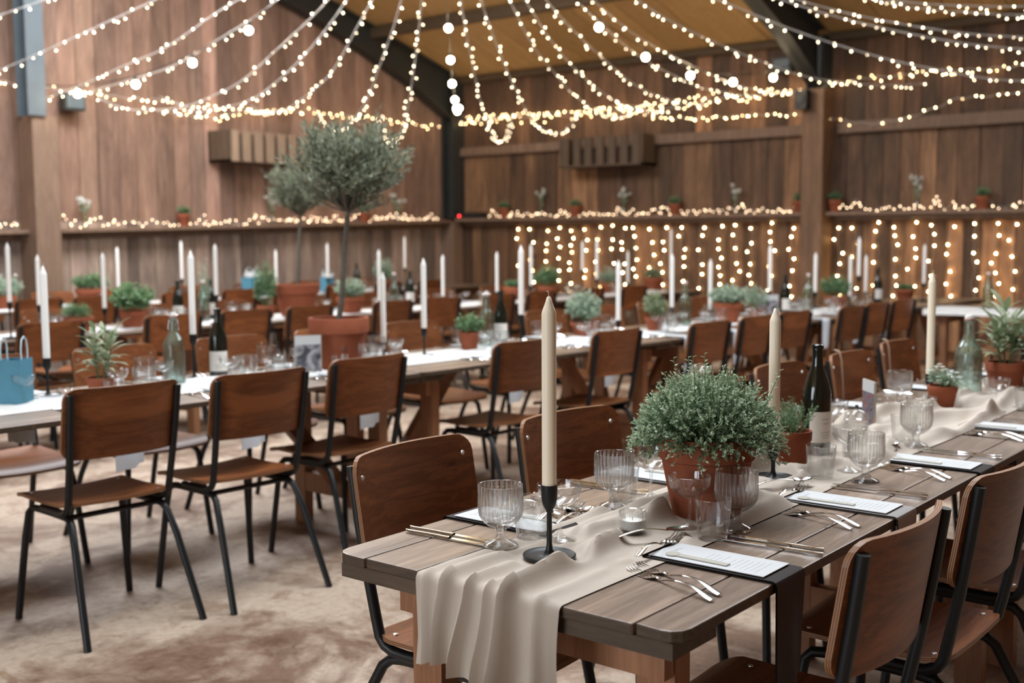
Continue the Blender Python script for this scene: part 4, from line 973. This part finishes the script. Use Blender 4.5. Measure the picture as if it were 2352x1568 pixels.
def photo_card(label, loc, rz, w, h, pic):
    o = empty('photo_card', label, 'photo card', loc, rz, 'photo cards in stands')
    MB().box((0, 0, h / 2), (w, .006, h)).build('card_board', 'tagwood', o, False)
    MB().box((0, -.0036, h * .87), (w * .94, .001, h * .22)).build('white_heading', 'paper', o, False)
    MB().box((0, -.0036, h * .40), (w * .94, .001, h * .72)).build('picture', pic, o, False)
    MB().box((0, .0, .004), (w * .5, .035, .008)).build('stand', 'tagwood', o, False)
    return o
photo_card('narrow upright photo card behind the wine bottle on the front table', (3.468, 1.337, RZ), -2.42, .105, .15, 'pict')
photo_card('photo card with a grey landscape before the olive pot', onrow(R2, 708, 838, -.02), -.55, .12, .17, 'pict2')
photo_card('white photo card beside the candles on the right of the second table row', onrow(R2, 1765, 715, 0), -.6, .16, .17, 'pict2')
# ribbons looped over chair backs
def ribbon(label, x, y, rz, hang=.16):
    o = empty('ribbon_loop', label, 'ribbon', (x, y, 0), rz, 'beige ribbons over chair backs')
    pts = [(0, .035, .80 - hang * .3), (.004, .030, .83), (.006, .022, .868), (.004, .0, .876), (.0, -.022, .872), (-.006, -.034, .84), (-.012, -.044, .76), (-.02, -.052, .88 - hang)]
    mb = MB(); rows = []
    for px_, py_, pz_ in pts: rows.append([Vector((px_ - .008, py_, pz_)), Vector((px_ + .008, py_, pz_))])
    mb.grid(rows); mb.grid([list(reversed([p + Vector((0, .001, .001)) for p in r])) for r in rows]); mb.build('strap', 'ribbon', o); return o
ribbon('beige ribbon over the chair back right of the wine bottle', 4.52, 1.895, 0, .2); ribbon('beige ribbon over the chair back beside the second right candle', 5.12, 1.92, 0, .2)
ribbon('beige ribbon over a chair back beside the wine bottle at left', 3.52, 4.70, 0, .24)
# ------------------------------------------------------------------ ledge plants
def bud_vase(label, loc, seed):
    o = empty('bud_vase', label, 'vase', loc, 0, 'bud vases on the ledge')
    MB().lathe([(.0, .003), (.028, 0), (.032, .01), (.030, .06), (.014, .09), (.012, .13), (.015, .135), (.010, .13), (.012, .09), (.027, .058), (.028, .01), (.0, .008)], 18).build('vase_glass', 'glass_far', o)
    random.seed(seed); st, fl, fo = MB(), MB(), MB()
    for k in range(6):
        e = Vector((rnd(-.09, .09), rnd(-.05, .05), rnd(.24, .36))); st.tube([(0, 0, .02), (e.x * .3, e.y * .3, .16), e], .002, 5)
        for j in range(14): fl.leaf(e + rv() * .012, rv(), .025, .02, rv(), 1)
        for j in range(6): fo.leaf(Vector((0, 0, .14)).lerp(e, rnd(.1, .9)), rv(), .035, .014, rv(), rnd(.2, .8))
    st.build('flower_stems', 'stem', o); fl.build('blossoms', 'flower', o); fo.build('foliage', 'pale', o); return o
gable = [('vase', 195), ('pot', 422), ('vase', 626), ('pot', 838), ('vase', 914)]
eave = [('pot', 1158), ('vase', 1243), ('pot', 1322), ('vase', 1432), ('pot', 1550), ('vase', 1690), ('pot', 1835), ('pot', 1917), ('vase', 2105), ('pot', 2255)]
nv = npot = 0
for wall, lst in (('gable wall', gable), ('eave wall', eave)):
    nv = npot = 0
    for k, px in lst:
        if wall == 'gable wall': q = atY(px, 510, GY - .12); loc = (q.x, q.y, gz(q.x))
        else: q = atX(px, 485, WX - .14); loc = (q.x, q.y, EZ)
        if k == 'vase': bud_vase('bud vase of white flowers, %s from the left on the %s ledge' % (ORD[nv], wall), loc, px); nv += 1
        else:
            potted('potted_herb', 'terracotta herb pot, %s from the left on the %s ledge' % (ORD[npot], wall), 'potted plant', loc, .07, .13, 'herb', PL, R_=.075, H=.11, n=45, nl=9, ll=.03, lw=.014, seed=px); npot += 1
# ------------------------------------------------------------------ string lights
def bulb_mesh(name, r, sl, mats):
    """tip hangs at local -z"""
    mb = MB(); mb.lathe([(r * .55, 0), (r * .7, -sl * .5), (r * .8, -sl)], 6, (0, 0, 0), 0)
    mb.sphere((0, 0, -sl - r * .5), r, 8, 5, 1)
    return mb.mesh(name, mats)
BM = bulb_mesh('fairy_bulb', .0060, .017, ['wire_c', 'led']); BMC = bulb_mesh('canopy_bulb', .0060, .034, ['wire_c', 'ledw'])
BMS = bulb_mesh('ledge_bulb', .0062, .010, ['wire_c', 'ledl']); BMT = bulb_mesh('curtain_bulb', .0078, .010, ['wire_c', 'ledc'])
def bulb(parent, me, p, tilt=None, name='bulb'):
    o = bpy.data.objects.new(name, me); C.objects.link(o); o.parent = parent; o.location = p
    t = tilt if tilt is not None else (rnd(-1.5, 1.5), rnd(-1.5, 1.5), rnd(0, 6)); o.rotation_euler = t; return o
def light_string(label, pts, step, me, wire, wr=.0028, jitter=.0, group='fairy light strings', name='fairy_light_string', twist=True, maxb=100, pair=False):
    """a cable along pts with its bulbs as parts, the nearest 100 of them singly and any more as one part"""
    o = empty(name, label, 'string lights', pts[0].to_tuple(), 0, group); b0 = pts[0]
    rel_ = [p - b0 for p in pts]
    mb = MB()
    if twist:
        for ph in (0, PI):
            q = []; s = 0
            for i, p in enumerate(rel_):
                if i: s += (rel_[i] - rel_[i - 1]).length
                q.append(p + Vector((math.cos(s * 60 + ph) * .0025, math.sin(s * 60 + ph) * .0025, math.sin(s * 60 + ph + 1) * .002)))
            mb.tube(q, wr * .75, 5)
    else: mb.tube(rel_, wr, 5)
    mb.build('cable', wire, o)
    spots = []; acc = rnd(0, step)
    for i in range(len(rel_) - 1):
        d = (rel_[i + 1] - rel_[i]).length
        while acc < d:
            spots.append(rel_[i].lerp(rel_[i + 1], acc / d) + rv() * rnd(0, jitter)); acc += step * rnd(.55, 1.45)
        acc -= d
    spots.sort(key=lambda p: (p + b0 - Vector((0, 0, CAMZ))).length)
    for p in spots[:maxb]: bulb(o, me, p)
    if len(spots) > maxb:
        vs = [v.co.copy() for v in me.vertices]; fs = [tuple(f.vertices) for f in me.polygons]; mi = [f.material_index for f in me.polygons]; mb = MB()
        for p in spots[maxb:]:
            n0 = len(mb.v); mb.v += [tuple(v + p) for v in vs]; mb.f += [[i + n0 for i in f] for f in fs]; mb.m += mi; mb.t += [None] * len(fs)
        c = mb.build('bulbs', [mt for mt in me.materials], o); c['kind'] = 'stuff'
    return o
hp = atZ(1005, -390, 4.62); HUB = Vector((hp.x, hp.y, 4.62))
print('hub', HUB, 'roof', roofz(HUB.x))
def strand(label, wall, ex, ey, thru=None, sag=1.0, hub=HUB, step=.105, me=None, wire='wire_c', n=70, **k):
    E = atY(ex, ey, GY - .12) if wall == 'g' else atX(ex, ey, WX - .12)
    if thru:
        best = None
        for i in range(1, 200):
            t = i / 200; q = hub.lerp(E, t)
            # height on the pixel's ray at this plan distance
            x, y = project(Vector((q.x, q.y, q.z - 4 * sag * t * (1 - t))))
            if best is None or abs(x - thru[0]) < best[0]: best = (abs(x - thru[0]), t)
        t = best[1]; q = hub.lerp(E, t); lo, hi = 0, 4
        for _ in range(40):
            s = (lo + hi) / 2; yy = project(Vector((q.x, q.y, q.z - 4 * s * t * (1 - t))))[1]
            if yy < thru[1]: lo = s
            else: hi = s
        sag = s
    pts = []
    for i in range(n + 1):
        t = i / n; q = hub.lerp(E, t); pts.append(Vector((q.x + .02 * noise.noise((t * 6, ex * .01, 0)), q.y + .02 * noise.noise((t * 6, ex * .01, 5)), q.z - 4 * sag * t * (1 - t) + .03 * noise.noise((t * 7, ex * .01, 9)))))
    return light_string(label, pts, step, me or BMC, wire, .0055, **k)
SL = [('g', -330, 130, (60, 16)), ('g', -150, 215, (187, 82)), ('g', 70, 232, (390, 103)), ('g', 150, 215, (482, 107)), ('g', 225, 228, (478, 224)), ('g', 368, 222, (600, 215)), ('g', 575, 243, (683, 239)), ('g', 722, 248, (839, 235)), ('g', 872, 262, (935, 240)),
      ('e', 1180, 258, (1105, 240)), ('e', 1330, 256, (1200, 240)), ('e', 1470, 246, (1270, 165)), ('e', 1560, 240, (1390, 215)), ('e', 1650, 232, (1540, 230)), ('e', 1745, 222, (1480, 130)), ('e', 1845, 208, (1680, 190)), ('e', 2130, 190, (1780, 155)),
      ('e', 2520, 190, (2100, 150)), ('e', 2640, 120, (2015, 63)), ('e', 2640, 80, (2015, 46)), ('e', 2700, 10, (2150, 22)), ('e', 2750, -30, (2080, 3))]
for i, (w, ex, ey, th) in enumerate(SL):
    strand('canopy fairy light strand, %s from the left, fanning out to the %s' % (ORD[i] if i < 20 else ('twenty-first', 'twenty-second')[i - 20], 'gable wall' if w == 'g' else 'eave wall'), w, ex, ey, th, group='canopy fairy light strands')
# garlands along the walls
def garland(label, wall, px, step, jit=.05):
    pts = [atY(x, y, GY - .10) if wall == 'g' else atX(x, y, WX - .11) for x, y in px]; out = []
    for a, b_ in zip(pts[:-1], pts[1:]):
        k = max(2, int((b_ - a).length / .06))
        for i in range(k): t = i / k; q = a.lerp(b_, t); q.z -= .16 * (b_ - a).length * .25 * 4 * t * (1 - t) * .5; out.append(q + Vector((0, 0, .012 * math.sin(len(out) * 1.7))))
    out.append(pts[-1]); return light_string(label, out, step, BM, 'wire_c', jitter=jit, group='fairy light garlands on the walls', name='fairy_light_garland')
garland('fairy light garland sagging along the left half of the gable wall', 'g', [(-60, 175), (72, 195), (200, 210), (350, 228), (520, 246)], .085)
garland('fairy light garland along the right half of the gable wall to the corner', 'g', [(520, 246), (700, 254), (860, 268), (1012, 290)], .075)
garland('fairy light garland from the corner along the eave wall', 'e', [(1045, 280), (1200, 260), (1400, 246)], .058)
garland('fairy light garland along the eave wall to the timber column', 'e', [(1400, 246), (1600, 222), (1850, 205)], .062)
garland('fairy light garland high on the eave wall right of the column', 'e', [(1905, 195), (1990, 178), (2150, 160), (2352, 150), (2500, 140)], .062)
garland('lower fairy light swag on the eave wall right of the column', 'e', [(1880, 262), (1990, 284), (2090, 268), (2200, 225), (2352, 208)], .10, .03)
garland('lower fairy light swag on the eave wall left of the column', 'e', [(1480, 262), (1560, 272), (1640, 268), (1740, 262), (1840, 262), (1880, 258)], .07, .03)
garland('second fairy light garland from the corner along the eave wall', 'e', [(1060, 268), (1180, 268), (1330, 262), (1440, 250)], .075, .09)
garland('second fairy light garland along the eave wall to the timber column', 'e', [(1400, 258), (1520, 246), (1680, 222), (1790, 212), (1850, 228)], .075, .10)
garland('second fairy light garland along the middle of the gable wall', 'g', [(330, 245), (450, 268), (560, 255), (660, 250)], .085, .06)
def zigzag(label, wall, xs, z, step):
    """loose heap of lights lying along a ledge"""
    pts = []; a, b_ = xs; n = int(abs(b_ - a) / .02)
    for i in range(n + 1):
        t = i / n; q = a + (b_ - a) * t
        w = .05 * noise.noise((q * 3, z, 1)) + .03 * noise.noise((q * 11, z, 2)); h = abs(.15 * noise.noise((q * 6, z, 3)) + .09 * noise.noise((q * 19, z, 7)))
        if wall == 'g': pts.append(Vector((q, GY - .12 + w, gz(q) + .012 + h)))
        else: pts.append(Vector((WX - .14 + w, q, EZ + .012 + h)))
    return light_string(label, pts, step, BMS, 'wire_c', .0018, .02, 'fairy light heaps on the ledges', 'ledge_fairy_lights', False)
zigzag('fairy lights heaped on the gable ledge left of the timber post', 'g', (4.6, 5.68), 1.5, .065)
zigzag('fairy lights heaped on the gable ledge right of the timber post', 'g', (6.02, 8.9), 1.6, .062)
zigzag('fairy lights heaped on the gable ledge near the corner', 'g', (8.9, 11.55), 1.7, .048)
zigzag('fairy lights heaped on the eave ledge nearest the corner', 'e', (9.85, 7.6), 1.8, .046)
zigzag('fairy lights heaped along the middle of the eave ledge', 'e', (7.6, 5.3), 1.9, .054)
zigzag('fairy lights heaped on the eave ledge right of the timber column', 'e', (5.05, 2.7), 2.0, .058)
# curtain lights under the eave ledge
def curtain(label, y0, y1):
    o = empty('curtain_light', label, 'string lights', (WX - .06, y0, 1.53), 0, 'curtain lights under the eave ledge'); y = 0; L_ = abs(y1 - y0)
    MB().tube([(0, 0, 0), (0, -L_, 0)], .003, 5).build('top_cable', 'wire_c', o)
    while y < L_:
        pts = []; spots = []; z = -rnd(.03, .10); k = 0
        for i in range(22): pts.append(Vector((rnd(-.012, .012), -y + .03 * noise.noise((i * .3, y * 5, 4)), -.045 * i)))
        mb = MB(); mb.tube(pts, .0012, 4); c = mb.build('light_strand', 'wire_c', o)
        while z > -.92:
            i = min(20, int(-z / .045)); q = pts[i]; bulb(c, BMT, Vector((q.x + .005 - rnd(0, .015), q.y + rnd(-.045, .045), z)), (rnd(-.5, .5), rnd(-.5, .5), 0)); z -= rnd(.085, .18)
        y += rnd(.17, .25)
curtain('curtain of warm fairy lights on the eave wall between corner and column', 9.35, 5.45)
curtain('curtain of warm fairy lights on the eave wall right of the column', 4.98, 2.75)
# festoons of globe bulbs
GB = MB(); GB.sphere((0, 0, -.075), .034, 14, 10, 1, 1.0); GB.lathe([(.004, 0), (.016, -.004), (.017, -.042), (.010, -.046)], 10, (0, 0, 0), 0); GBM = GB.mesh('globe_bulb', ['wire_d', 'globe'])
def festoon(label, pts, cum):
    o = empty('festoon_lights', label, 'string lights', pts[0].to_tuple(), 0, 'globe festoon strings'); b0 = pts[0]
    MB().tube([p - b0 for p in pts], .005, 6).build('cable', 'wire_d', o)
    for p in cum: bulb(o, GBM, p - b0, (rnd(-.08, .08), rnd(-.08, .08), 0), 'globe_bulb')
def fest(label, A, E, sag, step, first=.3, thru=None):
    if thru:
        t = min((k / 200 for k in range(1, 200)), key=lambda t: abs(project(A.lerp(E, t))[0] - thru[0])); q = A.lerp(E, t); lo, hi = 0, 4
        for _ in range(40):
            sag = (lo + hi) / 2
            if project(q - Vector((0, 0, 4 * sag * t * (1 - t))))[1] < thru[1]: lo = sag
            else: hi = sag
    n = 120; pts = [A.lerp(E, i / n) - Vector((0, 0, 4 * sag * (i / n) * (1 - i / n))) for i in range(n + 1)]; cum = []; acc = first; s = 0
    for a, b_ in zip(pts[:-1], pts[1:]):
        d = (b_ - a).length
        if acc <= s + d: cum.append(a.lerp(b_, (acc - s) / d)); acc += step
        s += d
    festoon(label, pts, cum)
H2 = HUB + Vector((0, 0, -.06))
fest('globe bulb festoon sweeping from the canopy hub to the gable post', H2, atY(95, 195, GY - .14), 1.02, .66, .3, (358, 158))
fest('globe bulb festoon hanging towards the barn corner', H2, atX(1056, 225, WX - .3), .78, .62)
fest('globe bulb festoon sweeping to the timber eave column', H2, atX(1850, 135, WX - .3), 1.2, .62, .3, (1606, 160))
# ------------------------------------------------------------------ daylight
w = bpy.data.worlds.new('world'); S.world = w; w.use_nodes = True
bg = w.node_tree.nodes['Background']; bg.inputs[0].default_value = (.80, .90, 1.0, 1); bg.inputs[1].default_value = .06
def area(name, loc, target, sx, sy, power, col):
    l = bpy.data.lights.new(name, 'AREA'); l.shape = 'RECTANGLE'; l.size = sx; l.size_y = sy; l.energy = power; l.color = col
    o = bpy.data.objects.new(name, l); C.objects.link(o); o.location = loc
    d = Vector(target) - Vector(loc); o.rotation_euler = d.to_track_quat('-Z', 'Y').to_euler(); return o
area('rooflight_front', (3.2, 2.55, 4.9), (3.2, 2.5, 0), 5.0, 1.5, 340, (.86, .93, 1.0))
area('fill_side', (8.3, 1.0, 4.35), (7.6, 1.0, 0), 2.6, 1.6, 160, (.86, .93, 1.0))  # extra lamp, added for grazing glare on the front table
area('rooflight_back', (5.2, 7.9, 4.75), (5.2, 7.9, 0), 4.0, 1.8, 490, (.92, .95, 1.0))
area('barn_door', (-5.5, 2.6, 2.0), (2, 2.6, .9), 3.5, 3.0, 290, (.85, .92, 1.0))
MT['sky'] = emit('bright rooflight sheet', (.86, .93, 1.0), 3.0)
def rooflight(n, xc, yc_, sx, sy):  # glowing sheet added under the closed roof boards, standing in for a rooflight
    mb = MB(); xa, xb = xc - sx / 2, xc + sx / 2
    for q0, q1 in ((xa, xb),):
        za, zb = roofz(max(q0, RIDGE + .01)) - .02, roofz(q1) - .02; q0 = max(q0, RIDGE + .01)
        mb.add([(q0, yc_ - sy / 2, za), (q1, yc_ - sy / 2, zb), (q1, yc_ + sy / 2, zb), (q0, yc_ + sy / 2, za)], [(0, 3, 2, 1)])
    struct(mb, 'glow_sheet_%d' % n, ['sky'])
rooflight(1, 4.9, 2.55, 3.6, 1.2); rooflight(2, 7.6, .9, 2.2, 1.2); rooflight(3, 4.7, 7.9, 3.2, 1.2)  # the second sheet goes with the added side lamp
seen = {}
for o in S.objects:
    if o.parent is None and 'label' in o: seen.setdefault(o['label'], []).append(o.name)
for k, v in seen.items():
    if len(v) > 1: print('DUP', k, v)
    if not 4 <= len(k.split()) <= 16: print('LEN', len(k.split()), k)
